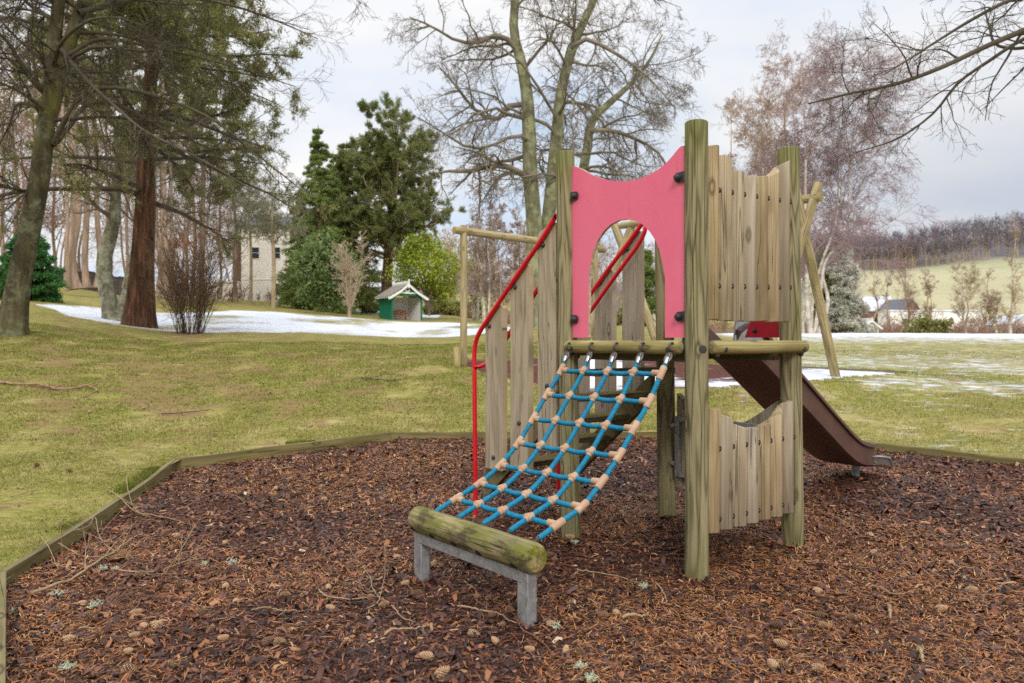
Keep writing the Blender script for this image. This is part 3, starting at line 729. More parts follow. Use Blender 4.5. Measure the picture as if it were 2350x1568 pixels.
s = S(); su = .60+HW+.05; s.tube(smooth_path([W(su,.95,1.24), W(su,.955,1.36), W(su,.985,1.43), W(su,1.05,1.45), W(su,1.11,1.40), W(su,1.14,1.24)], 22), .014, 10); s.build('slide_handle', M['steel'], slide, (0,0,0))
# child empties sit at the tower's base: shift so world coordinates hold
slide.location = -TB
slide.name = 'slide'

# stairs
s = S(); poly = [pl(x, y, v=.0) for x, y in [(1283,885),(1106,1093),(1104,1128),(1112,1136),(1122,1134),(1290,945)]]
poly = poly[:-1]+[pl(1300,930,v=0.0), pl(1300,868,v=0.0)]
s.prism(poly, EV, .045, 0, gz=((EU-EZ*1.0)/1.41, (EU+EZ)/1.41)); d = EV*.80
s.prism([p+d for p in poly], EV, .045, 0, gz=((EU-EZ*1.0)/1.41, (EU+EZ)/1.41))
part(s, 'stringer', M['step'], bevel=.006)
us = [uv_of(p)[0] for p in poly]; zs = [p[2] for p in poly]
ulow, zlow = uv_of(pl(1110,1110,v=0))[0], pl(1110,1110,v=0)[2]; uhi, zhi = uv_of(pl(1292,905,v=0))[0], pl(1292,905,v=0)[2]
for k in range(5):
    f = (k+.55)/5.6; zz = zlow+(1.18-zlow)*f+.05; uu = ulow+(uhi-ulow)*((zz-.02-zlow)/(zhi-zlow))
    s = S(); s.box(W(uu, .423, zz), EU*.105, EV*.376, EZ*.019, grain=1); part(s, 'tread', M['step'], bevel=.005)
# balusters: near side and far side
def baluster(tl, tr, xl, xr, zbot, v, mat, bolts=()):
    s = S(); a = pl(*tl, v=v); b = pl(*tr, v=v); ua = uv_of(a)[0]; ub = uv_of(b)[0]
    poly = [W(ua, v, zbot), W(ub, v, zbot), W(ub, v, b[2]-.0), W(ub+(ua-ub)*.10, v, b[2]+.012), W(ub+(ua-ub)*.25, v, b[2]+.004), W(ua+(ub-ua)*.1, v, a[2]+.008), W(ua, v, a[2]-.01)]
    s.prism(poly, EV, .042, 0, gz=(EU, EZ)); ob = part(s, 'baluster', mat, bevel=.009)
    for x, y in bolts:
        s = S(); c = pl(x, y, v=v-.001); s.lathe(c+EV*.002, c-EV*.03, [(0,.0155),(.008,.0155),(.014,.012),(.018,.005)], 14); part(s, 'bolt_cap', M['black'], ob)
vn = -.045
baluster((1114,722),(1153,704),0,0, pl(1135,1078,v=vn)[2], vn, M['plank'], [(1124,749),(1133,1050)])
baluster((1171,630),(1213,609),0,0, .36, vn, M['plank'], [(1183,659),(1192,971)])
baluster((1234,536),(1276,513),0,0, .55, vn, M['plank'], [(1247,563),(1256,886)])
vf = .88
baluster((1365,668),(1406,622),0,0, .62, vf, M['greyplank'], [(1379,650)])
baluster((1428,580),(1470,532),0,0, .8, vf, M['greyplank'], [(1441,572)])
baluster((1305,752),(1345,712),0,0, .4, vf, M['greyplank'])
# handrails
vr = -.06
near = [pl(x, y, v=vr) for x, y in [(1278,492),(1255,531),(1200,613),(1150,687),(1115,740),(1101,762),(1093,781),(1089,805),(1089,850),(1090,1000),(1092,1140)]]
near[-1] = np.append(near[-1][:2], 0)-EZ*.1
s = S(); s.tube(smooth_path(near, 60), .0165, 16)
stub = [pl(1090,842,v=vr), pl(1098,843,v=vr), pl(1108,838,v=vr)+EV*.03, pl(1118,828,v=vr)+EV*.06, pl(1150,790,v=vr)+EV*.075, pl(1230,668,v=vr)+EV*.075, pl(1262,620,v=vr)+EV*.075, pl(1284,600,v=vr)+EV*.05]
# inner grab tube runs behind the balusters
dv = .075; inner = [pl(1092,843,v=vr), pl(1100,841,v=vr)+EV*.01]+[pl(x, y, v=vr+dv) for x, y in [(1128,826),(1155,789),(1190,731),(1235,663),(1275,603),(1296,575)]]
s.tube(smooth_path(inner, 40), .0155, 14)
part(s, 'handrail', M['red'], ang=80)
s = S(); vf2 = vf-.02
far = [pl(x, y, v=vf2) for x, y in [(1496,482),(1476,510),(1440,560),(1400,613),(1354,677),(1310,738),(1290,766),(1282,800),(1282,860)]]; far.append(np.append(far[-1][:2], .0)-EZ*.1)
s.tube(smooth_path(far, 50), .0165, 14)
far2 = [pl(x, y, v=vf2-.05) for x, y in [(1482,512),(1480,530),(1468,556),(1440,596),(1400,651),(1354,716),(1310,780),(1290,808)]]
s.tube(smooth_path(far2, 40), .0155, 14)
part(s, 'handrail', M['red'], ang=80)

# rope net
net = thing('rope_net', (0,0,0), None, None); net.parent = tower; net.location = -TB
for k in ('label', 'category'):
    if k in net: del net[k]
def c2(x, y): return (1500+x*.70153)*.61198, (1200+y*.70153)*.61198
fr_l = np.array([-.477, 3.875, 0]); fr_r = np.array([.066, 3.226, 0]); fr_d = (fr_r-fr_l)/np.linalg.norm(fr_r-fr_l); fr_n = np.array([fr_d[1], -fr_d[0], 0]); fr_n = fr_n if fr_n[0] > 0 else -fr_n
def net_edge(top2, nodes2, end2, base_end):
    T = pl(*c2(*top2), v=-.10); E = base_end
    dr = (E-T)*np.array([1,1,0]); L = np.linalg.norm(dr); dr /= L; out = [T]
    for q in nodes2:
        s_, z = on_plane(*c2(*q), T, dr); out.append(np.array([T[0]+dr[0]*s_, T[1]+dr[1]*s_, z]))
    s_, z = on_plane(*c2(*end2), T, dr); out.append(np.array([T[0]+dr[0]*s_, T[1]+dr[1]*s_, z]))
    return out
el = net_edge((903,155), [(862,268),(785,398),(712,527),(632,657),(537,775),(425,873),(300,955)], (188,1027), fr_l+fr_d*.10+EZ*.3)
er = net_edge((1452,160), [(1398,285),(1333,435),(1252,580),(1172,725),(1078,868),(972,1000),(842,1095)], (742,1168), fr_r-fr_d*.0+EZ*.3)
grid = []
for i in range(5):
    f = i/4; col = []
    for a, b in zip(el, er): col.append(a+(b-a)*f)
    end = fr_l+fr_d*(.10+.70*f)+EZ*.30+fr_n*.05
    col.append(end); grid.append(col)
rr = .0125
for i in range(5):
    sr = S(); sf = S()
    P = grid[i]; q0 = P[0]+(P[1]-P[0])*.62
    path_ = smooth_path([q0]+P[1:8]+[P[8]], 300); sr.tube(path_, rr, 12, 0, twist=150)
    # steel ferrule, shackle and eye bolt
    a = P[0]+(P[1]-P[0])*.34; sf.rod(q0, a, .0125, 14, 0, .002); sf.rod(P[0]+(P[1]-P[0])*.15, a, .008, 10, 1, .002)
    t = (P[1]-P[0])/np.linalg.norm(P[1]-P[0])
    side = np.cross(t, EV); side /= np.linalg.norm(side)
    sf.tube([P[0]+t*(.022+.03*(1-math.cos(w)))*1.0+side*.019*math.sin(w) for w in np.linspace(0, 2*math.pi, 16)], .0068, 8, 1)
    top = P[0]+EZ*.012; side2 = EZ
    ey = W(uv_of(top)[0], -.10, 0)*np.array([1,1,0])+EZ*(top[2]+.003)
    sf.tube([ey+EZ*.021*math.cos(w)+(-EV)*.021*math.sin(w) for w in np.linspace(0, 2*math.pi, 18)], .0065, 8, 1)
    sf.rod(ey+EV*.012, ey+EV*.06, .009, 10, 1, .002)
    # end sleeve at the log
    e = P[8]; d = (P[9]-e)/np.linalg.norm(P[9]-e); se = S(); se.rod(e-d*.005, e+d*.05, .0105, 10, 1, .002); se.rod(e+d*.049, P[9], .007, 8, 1, .002); se.build('rope_end', [M['steel'], M['chain']], net, (0,0,0), ang=50)
    sr.build('rope', M['rope'], net, (0,0,0), ang=80); sf.build('shackle', [M['steel'], M['chain']], net, (0,0,0), ang=50)
for r in range(1, 8):
    row = [grid[i][r] for i in range(5)]
    pts = []
    for i in range(4):
        for q in range(8):
            f = q/8; p = row[i]+(row[i+1]-row[i])*f; pts.append(p-EZ*.010*math.sin(math.pi*f)*(1 if 0 < i < 3 else .6))
    pts.append(row[4]); sr = S(); sr.tube(smooth_path(pts, 170), rr, 12, 0, twist=150); sr.build('rope', M['rope'], net, (0,0,0), ang=80)
    for i in range(5):
        P = grid[i]; t = P[r+1]-P[r-1]; t /= np.linalg.norm(t); sj = S()
        if 0 < i < 4:
            sj.ball(row[i], .0225, 0, 16); c = row[i+1]-row[i-1]; c /= np.linalg.norm(c)
            sj.rod(row[i]-t*.027, row[i]+t*.027, .0160, 14, 0, .004); sj.rod(row[i]-c*.027, row[i]+c*.027, .0160, 14, 0, .004)
        else:
            c = (row[1]-row[0]) if i == 0 else (row[3]-row[4]); c /= np.linalg.norm(c)
            sj.rod(row[i]-t*.040, row[i]+t*.040, .0185, 18, 0, .004); sj.rod(row[i], row[i]+c*.060, .0172, 18, 0, .004)
        sj.build('rope_joint', M['joint'], net, (0,0,0), ang=45)
# foot rail: log on a galvanised stand
foot = thing('foot_rail', (0,0,0), None, None); foot.parent = tower; foot.location = -TB
for k in ('label', 'category'):
    if k in foot: del foot[k]
lc = EZ*.302; a = fr_l-fr_d*.055+lc; b = fr_r+fr_d*.075+lc; R = .068; L = np.linalg.norm(b-a)
s = S(); prof = [(0,.03),(.006,R*.82),(.018,R*.95),(.035,R)]+[(.035+(L-.07)*i/16, R*(1+.012*math.sin(i*1.3))) for i in range(1,16)]+[(L-.035,R),(L-.018,R*.95),(L-.006,R*.82),(L,.03)]
s.lathe(a, b, prof, 36, 0, True, .02); s.build('log', M['log'], foot, (0,0,0), ang=40)
down = -fr_n*.80-EZ*.60; down /= np.linalg.norm(down)
for f in (.055,.235,.43,.635,.89):
    s = S(); c = a+(b-a)*f; t = fr_d; V = [c+down*(R+.0015)*1.0+ (t*math.cos(w)*.019+np.cross(down,t)*math.sin(w)*.017) for w in np.linspace(0, 2*math.pi, 16, endpoint=False)]
    V = [c+(p-c)/np.linalg.norm((p-c)-t*np.dot(p-c,t))*(R+.0015) if False else p for p in V]
    V = [c+t*np.dot(p-c,t)+((p-c)-t*np.dot(p-c,t))/np.linalg.norm((p-c)-t*np.dot(p-c,t))*(R*1.02+.001) for p in V]
    s.add(V, [list(range(16))], V, 0)
    s.build('log_shade_disc', M['hole_shade'], foot, (0,0,0))  # flat dark disc on the log surface, painting the shade of a recess
s = S(); zt = .302-R+.004
s.box((fr_l+fr_r)/2+EZ*(zt-.026), fr_d*(np.linalg.norm(fr_r-fr_l)/2+.002), fr_n*.030, EZ*.026, 0, 0)
s.build('stand_bar', M['galv'], foot, (0,0,0), bevel=.004)
for c in (fr_l, fr_r):
    s = S(); h = zt-.002
    s.box(c+EZ*(h/2-.06), fr_d*.036, fr_n*.0275, EZ*(h/2+.06), 0, 2); s.build('stand_leg', M['galv'], foot, (0,0,0), bevel=.005)
# ------------------------------------------------------------------ swings
def swing(name, label, legs, beam, chains, seat, base, stump=None):
    t = thing(name, base, label, 'swing frame', 'log swing frames behind the tower')
    for a, b, r in legs:
        s = S(); s.rod(a, b, r, 20, 0, .012, wob=.02, nseg=6); s.build('leg', M['swingwood'], t, base)
    s = S(); s.rod(beam[0], beam[1], beam[2], 20, 0, .015, wob=.02, nseg=6); s.build('beam', M['swingwood'], t, base)
    for a, b in chains:
        s = S(); n = int(np.linalg.norm(b-a)/.05)
        s.tube([a+(b-a)*i/60 for i in range(61)], [.011+.005*math.cos(i*2.2) for i in range(61)], 6, 0); s.build('chain', M['chain'], t, base)
    if seat is not None:
        s = S(); c, e = seat; s.box(c, e*.22, np.array([-e[1], e[0], 0])*.08, EZ*.018, grain=0); s.build('seat', M['black'], t, base, bevel=.006)
    if stump is not None:
        s = S(); s.rod(*stump, 16, 0, .008); s.build('stump', M['swingwood'], t, base)
    return t
A = P3(1042,530,12.75); B = P3(1388,572,15.6); A[2] = B[2] = (A[2]+B[2])/2
def along(px):
    t = (px-CX)/FP; d = B-A; # solve A+s d on ray
    s_ = (t*A[1]-A[0])/(d[0]-t*d[1]); return A+d*s_
pl_, pr_ = along(1064), along(1366)
g = lambda p: float(lawn_h(p[0], p[1]))
cs = []
mid = along(1152); dirb = (B-A)/np.linalg.norm(B-A)
for x in (1116, 1191):
    p = along(x)-EZ*.05; m_ = along(x+ (12 if x < 1150 else -6)); cs.append((p, np.array([p[0]+dirb[0]*.03, p[1], g(p)+.5])))
ctr = (cs[0][1]+cs[1][1])/2
swing('swing_frame', 'low log swing frame of plain uprights on the lawn, left of the tower', [(np.append(pl_[:2], g(pl_)-.1), pl_+EZ*.10, .062), (np.append(pr_[:2], g(pr_)-.1), pr_+EZ*.02, .06)],
      (A, B, .068), cs, (ctr-EZ*.02, dirb*1.0), np.append(pl_[:2], g(pl_)), (np.append(ground_at(1049,12.75)[:2], .7), np.append(ground_at(1049,12.75)[:2], g(ground_at(1049,12.75))+.33), .07))
# A-frame swing
T1 = P3(1878,421,11.9); M1 = P3(1846,527,11.75); f1 = T1+(M1-T1)*1; d1 = (M1-T1)/np.linalg.norm(M1-T1)
ft1 = T1+(P3(1745,872,11.3)-T1)*1.02; ft2 = P3(1921,880,12.0); tp2 = P3(1824,430,11.75)
u1 = P3(1436,500,14.6); 
bA = P3(1886,452,11.75); bB = P3(1425,492,14.7); bB[2] = bA[2]
l1t, l1f = P3(1402,492,14.8), P3(1512,800,14.2); l2t, l2f = P3(1470,470,14.5), P3(1330,815,14.9)
base = np.append(ft2[:2], float(lawn_h(ft2[0], ft2[1])))
bd = (bB-bA)/np.linalg.norm(bB-bA)
swing('swing_frame', 'tall log swing frame with crossed legs on the snowy bark behind the tower', [(ft1, T1, .072), (ft2, tp2, .075), (l1f, l1t, .08), (l2f, l2t, .08)], (bA, bB, .07), [], None, base)

# ------------------------------------------------------------------ trees
def resample(P, R, n):
    P = np.array(P, float); t = np.concatenate([[0], np.cumsum(np.linalg.norm(np.diff(P, axis=0), axis=1))])
    Q = smooth_path(P, n); u = np.linspace(0, t[-1], n); return Q, np.interp(u, t, R)
def tubes(P, R, sides):
    """P (N,k,3) R (N,k) -> V, F"""
    N, k, _ = P.shape
    T = np.gradient(P, axis=1); T /= np.linalg.norm(T, axis=2, keepdims=True)+1e-9
    ref = np.where(np.abs(T[:,:1,2:3]) < .8, np.array([0,0,1.]), np.array([1.,.2,0])) * np.ones((N,k,3))
    a = np.cross(T, ref); a /= np.linalg.norm(a, axis=2, keepdims=True)+1e-9; b = np.cross(T, a)
    th = np.arange(sides)*2*np.pi/sides
    V = P[:,:,None]+(a[:,:,None]*np.cos(th)[None,None,:,None]+b[:,:,None]*np.sin(th)[None,None,:,None])*R[:,:,None,None]
    V = V.reshape(-1,3); i = np.arange(N)[:,None,None]*k*sides; j = np.arange(k-1)[None,:,None]*sides; q = np.arange(sides)[None,None]; q2 = (q+1)%sides
    F = np.stack([i+j+q, i+j+q2, i+j+sides+q2, i+j+sides+q], -1).reshape(-1,4)
    return V, F
def merge(parts):
    V = []; F4 = []; F3 = []; b = 0
    for v, f in parts:
        if len(v) == 0: continue
        V.append(v); (F4 if f.shape[1] == 4 else F3).append(f+b); b += len(v)
    return np.concatenate(V), ([np.concatenate(F4)] if F4 else [])+([np.concatenate(F3)] if F3 else [])
def grow(P, R, n, r, t0=.2, t1=1.0, length=1.0, lvar=.35, taper=.5, ang=(35,70), k=6, trop=0., wob=.12, rr=.6, rend=.25, up=0., rmin=.004, side=None):
    """children on parent polylines; returns (N*n,k,3),(N*n,k)"""
    N, kp, _ = P.shape
    t = r.uniform(t0, t1, (N, n)); t = np.sort(t, 1)
    x = t*(kp-1); i = np.minimum(x.astype(int), kp-2); f = (x-i)[...,None]; ar = np.arange(N)[:,None]
    p0 = P[ar,i]*(1-f)+P[ar,i+1]*f; tan = P[ar,i+1]-P[ar,i]; tan = tan/(np.linalg.norm(tan, axis=2, keepdims=True)+1e-9)
    r0 = R[ar,i]*(1-f[...,0])+R[ar,i+1]*f[...,0]
    q = r.normal(size=(N,n,3)); q -= tan*(q*tan).sum(2, keepdims=True); q /= np.linalg.norm(q, axis=2, keepdims=True)+1e-9
    if side is not None:
        q = q*(1-side)+side*np.sign(r.uniform(-1,1,(N,n,1)))*np.cross(tan, [0,0,1.]); q /= np.linalg.norm(q, axis=2, keepdims=True)+1e-9
    an = np.radians(r.uniform(ang[0], ang[1], (N,n,1)))
    d = tan*np.cos(an)+q*np.sin(an)+np.array([0,0,up]); d /= np.linalg.norm(d, axis=2, keepdims=True)
    L = length if np.isscalar(length) else np.asarray(length)[:,None]
    L = L*(1-taper*t)*r.uniform(1-lvar, 1+lvar, (N,n))
    M_ = N*n; d = d.reshape(M_,3); p = p0.reshape(M_,3); L = L.reshape(M_,1); pts = [p]
    for s_ in range(k-1):
        d = d+r.normal(size=(M_,3))*wob+np.array([0,0,trop]); d /= np.linalg.norm(d, axis=1, keepdims=True); p = p+d*L/(k-1); pts.append(p)
    rad = np.maximum(r0.reshape(M_)*rr, rmin)
    return np.stack(pts, 1), np.maximum(rad[:,None]*np.linspace(1, rend, k)[None], rmin*.8)
def needle_cards(C, D, r, n, ln, wd, spread=.8):
    """n slender triangles fanned round each point C with direction D"""
    N = len(C); d = D[:,None]+r.normal(size=(N,n,3))*spread; d /= np.linalg.norm(d, axis=2, keepdims=True)
    s = np.cross(d, r.normal(size=(N,n,3))); s /= np.linalg.norm(s, axis=2, keepdims=True)+1e-9
    l = ln*r.uniform(.6, 1.3, (N,n,1)); c = C[:,None]+r.normal(size=(N,n,3))*ln*.35
    V = np.stack([c-s*wd, c+s*wd, c+d*l], 2).reshape(-1,3); F = np.arange(len(V)).reshape(-1,3); return V, F
def leaf_cards(C, r, size, asp=.55):
    N = len(C); d = r.normal(size=(N,3)); d /= np.linalg.norm(d, axis=1, keepdims=True); s = np.cross(d, r.normal(size=(N,3))); s /= np.linalg.norm(s, axis=1, keepdims=True)+1e-9
    l = size*r.uniform(.6,1.3,(N,1)); nn = np.cross(d, s)
    V = np.stack([C-d*l, C+s*l*asp+nn*l*.15, C+d*l, C-s*l*asp+nn*l*.15], 1).reshape(-1,3); F = np.arange(len(V)).reshape(-1,4); return V, F
def mesh_part(name, parts, mats, parent, base, smooth=True):
    V, F = merge(parts); o = link(name, np_mesh(name, V-np.array(base)[None], F, mats, smooth), parent); return o
def tree_obj(name, base, label, trunk, crown, tm, cm, cat='tree', group=None, foliage=None, fm=None, flabel=None):
    t = thing(name, base, label, cat, group)
    if trunk: mesh_part('trunk', trunk, [tm], t, base)
    if crown: c = mesh_part('branches' if foliage else 'crown', crown, [cm], t, base)
    if foliage: mesh_part('crown', foliage, [fm], t, base, False)
    return t
def px_stem(pts, d0, rad, n=26, dd=None):
    P = [P3(x, y, d0+(dd[i] if dd else 0)) for i, (x, y) in enumerate(pts)]; return resample(P, rad, n)
def flare(Q, R, amt=.35, z0=None):
    h = Q[:,2]-Q[0,2]; return R*(1+amt*np.exp(-np.maximum(h,0)/.35))

# --- mossy beech-like tree on the left
r = np.random.default_rng(21)
d = 16.0; st = []
Q, R = px_stem([(18,790),(28,740),(45,640),(70,520),(92,400),(104,300),(112,240),(122,120),(135,0),(142,-160),(150,-330)], d, [.29,.26,.23,.21,.20,.185,.15,.14,.12,.09,.05]); st.append((Q, flare(Q,R,.75)))
Q, R = px_stem([(104,300),(120,250),(142,160),(172,60),(205,-30),(240,-150),(270,-300)], d, [.15,.15,.145,.135,.12,.09,.04], dd=[0,.05,.1,.2,.3,.4,.5]); st.append((Q,R))
trunk = [tubes(Q[None], R[None], 14) for Q, R in st]
limbs = []
def limb(pts, r0, r1, dd=0, d0=None):
    n = len(pts); Q, R = px_stem(pts, d0 or d, list(np.linspace(r0, r1, n)), 22, [dd*i/(n-1) for i in range(n)]); limbs.append((Q,R))
limb([(122,330),(150,275),(190,222),(240,202),(310,208),(400,235),(480,270),(560,330),(640,420)], .062, .010, -1.5)
limb([(122,335),(160,290),(200,240),(250,235),(330,270),(420,330),(480,400),(520,470)], .06, .01, 2)
limb([(124,90),(160,140),(210,195),(270,250),(330,300),(420,345),(520,400),(600,450)], .052, .010, -2.5)
limb([(106,215),(80,190),(50,150),(20,100),(-30,50)], .08, .02, -1)
limb([(98,300),(85,250),(40,240),(20,290),(0,330)], .05, .012, 1)
limb([(80,440),(50,438),(10,430),(-40,425)], .045, .01, -.5)
limb([(150,130),(230,90),(330,105),(450,130),(560,160),(680,200)], .05, .01, 1.5)
limb([(180,30),(260,10),(380,-10),(520,10),(640,50),(730,90)], .07, .01, 2.5)
limb([(130,50),(80,20),(30,-20),(-30,-60)], .06, .01, 1)
limb([(200,-20),(330,-90),(480,-110),(620,-80),(760,-20)], .07, .01, -1)
limb([(118,160),(140,100),(200,50),(260,40),(330,60)], .05, .01, -2)
limb([(108,260),(60,220),(0,190),(-50,180)], .05, .01, -2)
LP = np.stack([q for q,_ in limbs]); LR = np.stack([q for _,q in limbs])
g1p, g1r = grow(LP, LR, 11, r, .12, 1, 1.7, .5, .5, (30,75), 7, -.10, .16, .55)
sp = np.stack([q for q,_ in st]) if False else None
t1p, t1r = grow(st[0][0][None], st[0][1][None], 15, r, .45, 1, 3.0, .4, .4, (40,75), 8, -.04, .13, .3)
t2p, t2r = grow(st[1][0][None], st[1][1][None], 17, r, .1, 1, 3.2, .4, .4, (40,75), 8, -.06, .13, .35)
T1p, T1r = np.concatenate([t1p,t2p]), np.concatenate([t1r,t2r])
h1p, h1r = grow(T1p, T1r, 8, r, .2, 1, 1.3, .5, .4, (30,70), 7, -.08, .15, .55)
L2p, L2r = np.concatenate([g1p,h1p]), np.concatenate([g1r,h1r])
k2p, k2r = grow(L2p, L2r, 7, r, .15, 1, .75, .5, .4, (25,65), 5, -.06, .18, .6, rmin=.0045)
k3p, k3r = grow(k2p, k2r, 4, r, .2, 1, .34, .5, .3, (25,60), 4, -.02, .2, .7, rmin=.004)
crown = [tubes(LP, LR, 8), tubes(g1p,g1r,5), tubes(T1p,T1r,6), tubes(h1p,h1r,4), tubes(k2p,k2r,3), tubes(k3p,k3r,3)]
base = P3(18,790,d)
tree_obj('leaning_tree', base, 'leaning mossy bare tree at the left edge with a forked trunk', trunk, crown, M['bark_moss'], M['twig_dark'])

# --- red barked pine
def pine(base, path, rads, label, crown_t, nlimb, llen, seed, needles, tm, bm, fm, sides=14, ups=.1, droop=-.05, clump=(9,.16,.012), name='pine_tree', group=None, side_bias=None, fl=.3, l2=9, l3=6, taper=.55, az=None, dens=1.0, ang=(60,95), thin_below=None):
    r = np.random.default_rng(seed); Q, R = resample(path, rads, 40); R = flare(Q, R, fl)
    tr = [tubes(Q[None], R[None], sides)]
    lp, lr = grow(Q[None], R[None], nlimb, r, crown_t[0], crown_t[1], llen, .35, taper, ang, 9, droop, .09, .33, up=ups)
    if side_bias is not None:   # keep more limbs on one side
        dx = lp[:,-1]-lp[:,0]; keep = (dx@np.array(side_bias) > -.3*np.linalg.norm(dx, axis=1))|(r.random(len(lp)) < .22); lp, lr = lp[keep], lr[keep]
    ap, arr = grow(lp, lr, l2, r, .25, 1, np.linalg.norm(lp[:,-1]-lp[:,0], axis=1)*.38, .4, .5, (30,65), 6, droop*.6+.03, .12, .5, side=.5)
    bp, br = grow(ap, arr, l3, r, .25, 1, np.linalg.norm(ap[:,-1]-ap[:,0], axis=1)*.42, .4, .4, (25,60), 4, .05, .12, .6, rmin=.006)
    pts = np.concatenate([bp[:,1:].reshape(-1,3), ap[:,3:].reshape(-1,3)]); dr = np.concatenate([(bp[:,1:]-bp[:,:-1]).reshape(-1,3), (ap[:,3:]-ap[:,2:-1]).reshape(-1,3)])
    dr /= np.linalg.norm(dr, axis=1, keepdims=True)+1e-9
    nd = needles if thin_below is None else needles*np.interp(pts[:,2], thin_below, [.42,1.])
    k = r.random(len(pts)) < nd
    dens_ = make_fbm(seed, base=1.2/max(.3, llen*.25)); kk = dens_(pts[:,0]+pts[:,2]*.7, pts[:,1]+pts[:,2]) > -.55*dens
    pts, dr = pts[k&kk], dr[k&kk]
    fo = [needle_cards(pts, dr, r, clump[0], clump[1], clump[2])]
    tree_obj(name, base, label, tr, [tubes(lp, lr, 6), tubes(ap, arr, 4), tubes(bp, br, 3)], tm, bm, 'tree', group, fo, fm)
    return Q
d = 24.0
path = [P3(318,775,d), P3(320,740,d), P3(326,620,d), P3(333,480,d), P3(335,330,d), P3(346,180,d), P3(358,30,d), P3(368,-120,d), P3(376,-320,d)]
pine(P3(318,760,d), path, [.52,.48,.37,.31,.24,.20,.17,.13,.05], 'red barked pine with a dark spreading crown beside the leaning tree', (.27,.99), 98, 6.3, 36, .95, M['bark_red'], M['twig_dark'], M['n_dark'], clump=(13,.15,.016), dens=1.7, thin_below=(P3(0,330,24)[2], P3(0,120,24)[2]), side_bias=(.93,-.2,0), fl=.45, l2=11, l3=6, ups=.05, droop=-.038)
# --- gnarled lichen tree with two stems
d = 25.5; r = np.random.default_rng(8)
st = [px_stem([(258,765),(258,735),(250,690),(240,640),(240,590),(252,545),(262,500),(266,440),(272,380),(285,300),(280,200)], d, [.36,.31,.27,.25,.25,.24,.20,.17,.14,.1,.05]), px_stem([(266,735),(278,705),(292,670),(300,620),(312,560),(330,480),(350,400),(360,330)], d, [.2,.18,.17,.14,.11,.09,.06,.03], dd=[0,.1,.2,.3,.5,.7,1,1.2])]
trunk = [tubes(Q[None], flare(Q,R,.35)[None], 12) for Q,R in st]
SP = np.stack([q for q,_ in st]); SR = np.stack([q for _,q in st])
a, ar = grow(SP, SR, 12, r, .4, 1, 2.8, .4, .4, (35,75), 8, .0, .16, .4); b, br = grow(a, ar, 8, r, .2, 1, 1.3, .4, .4, (30,70), 6, -.03, .18, .55); c, cr = grow(b, br, 6, r, .2, 1, .6, .4, .3, (30,60), 4, -.03, .2, .6, rmin=.005)
tree_obj('gnarled_tree', P3(258,748,d), 'gnarled grey tree with two lichen covered stems beside the red pine', trunk, [tubes(a,ar,6), tubes(b,br,4), tubes(c,cr,3)], M['bark_grey'], M['twig_grey'])
# --- bare multi-stem shrub
def shrub(px, py, d, n, h, spread, label, seed, mat, lean=.25, name='bare_shrub', r0=.012, base_w=.25):
    r = np.random.default_rng(seed); b = P3(px, py, d); a = r.uniform(0, 6.28, n); rad = base_w*np.sqrt(r.random(n))
    p = np.stack([b[0]+np.cos(a)*rad, b[1]+np.sin(a)*rad, np.full(n, b[2]-.1)], 1); dv = np.stack([np.cos(a)*lean*r.uniform(.1,1,n), np.sin(a)*lean*r.uniform(.1,1,n), np.ones(n)], 1); L = h*r.uniform(.45,1.1,(n,1)); pts=[p]; k=9
    for i in range(k-1):
        dv = dv+r.normal(size=(n,3))*.07; dv /= np.linalg.norm(dv, axis=1, keepdims=True); p = p+dv*L/(k-1); pts.append(p)
    P = np.stack(pts, 1); R = r0*np.linspace(1,.35,k)[None]*r.uniform(.6,1.3,(n,1))
    a1, r1 = grow(P, R, 8, r, .3, 1, h*.28, .5, .3, (20,50), 5, .05, .14, .6, rmin=.005); a2, r2 = grow(a1, r1, 4, r, .2, 1, h*.11, .5, .3, (20,50), 4, .03, .16, .6, rmin=.005)
    t = thing(name, b, label, 'shrub'); mesh_part('stems', [tubes(P,R,4)], [M['stickdark']], t, b); mesh_part('crown', [tubes(a1,r1,3), tubes(a2,r2,3)], [mat], t, b)
shrub(437,775,22, 75, 3.4, .3, 'dense bare thicket of thin arching brown stems on the lawn by the pine', 5, M['twig_bush'], .33, 'bare_thicket', base_w=.38, r0=.010)

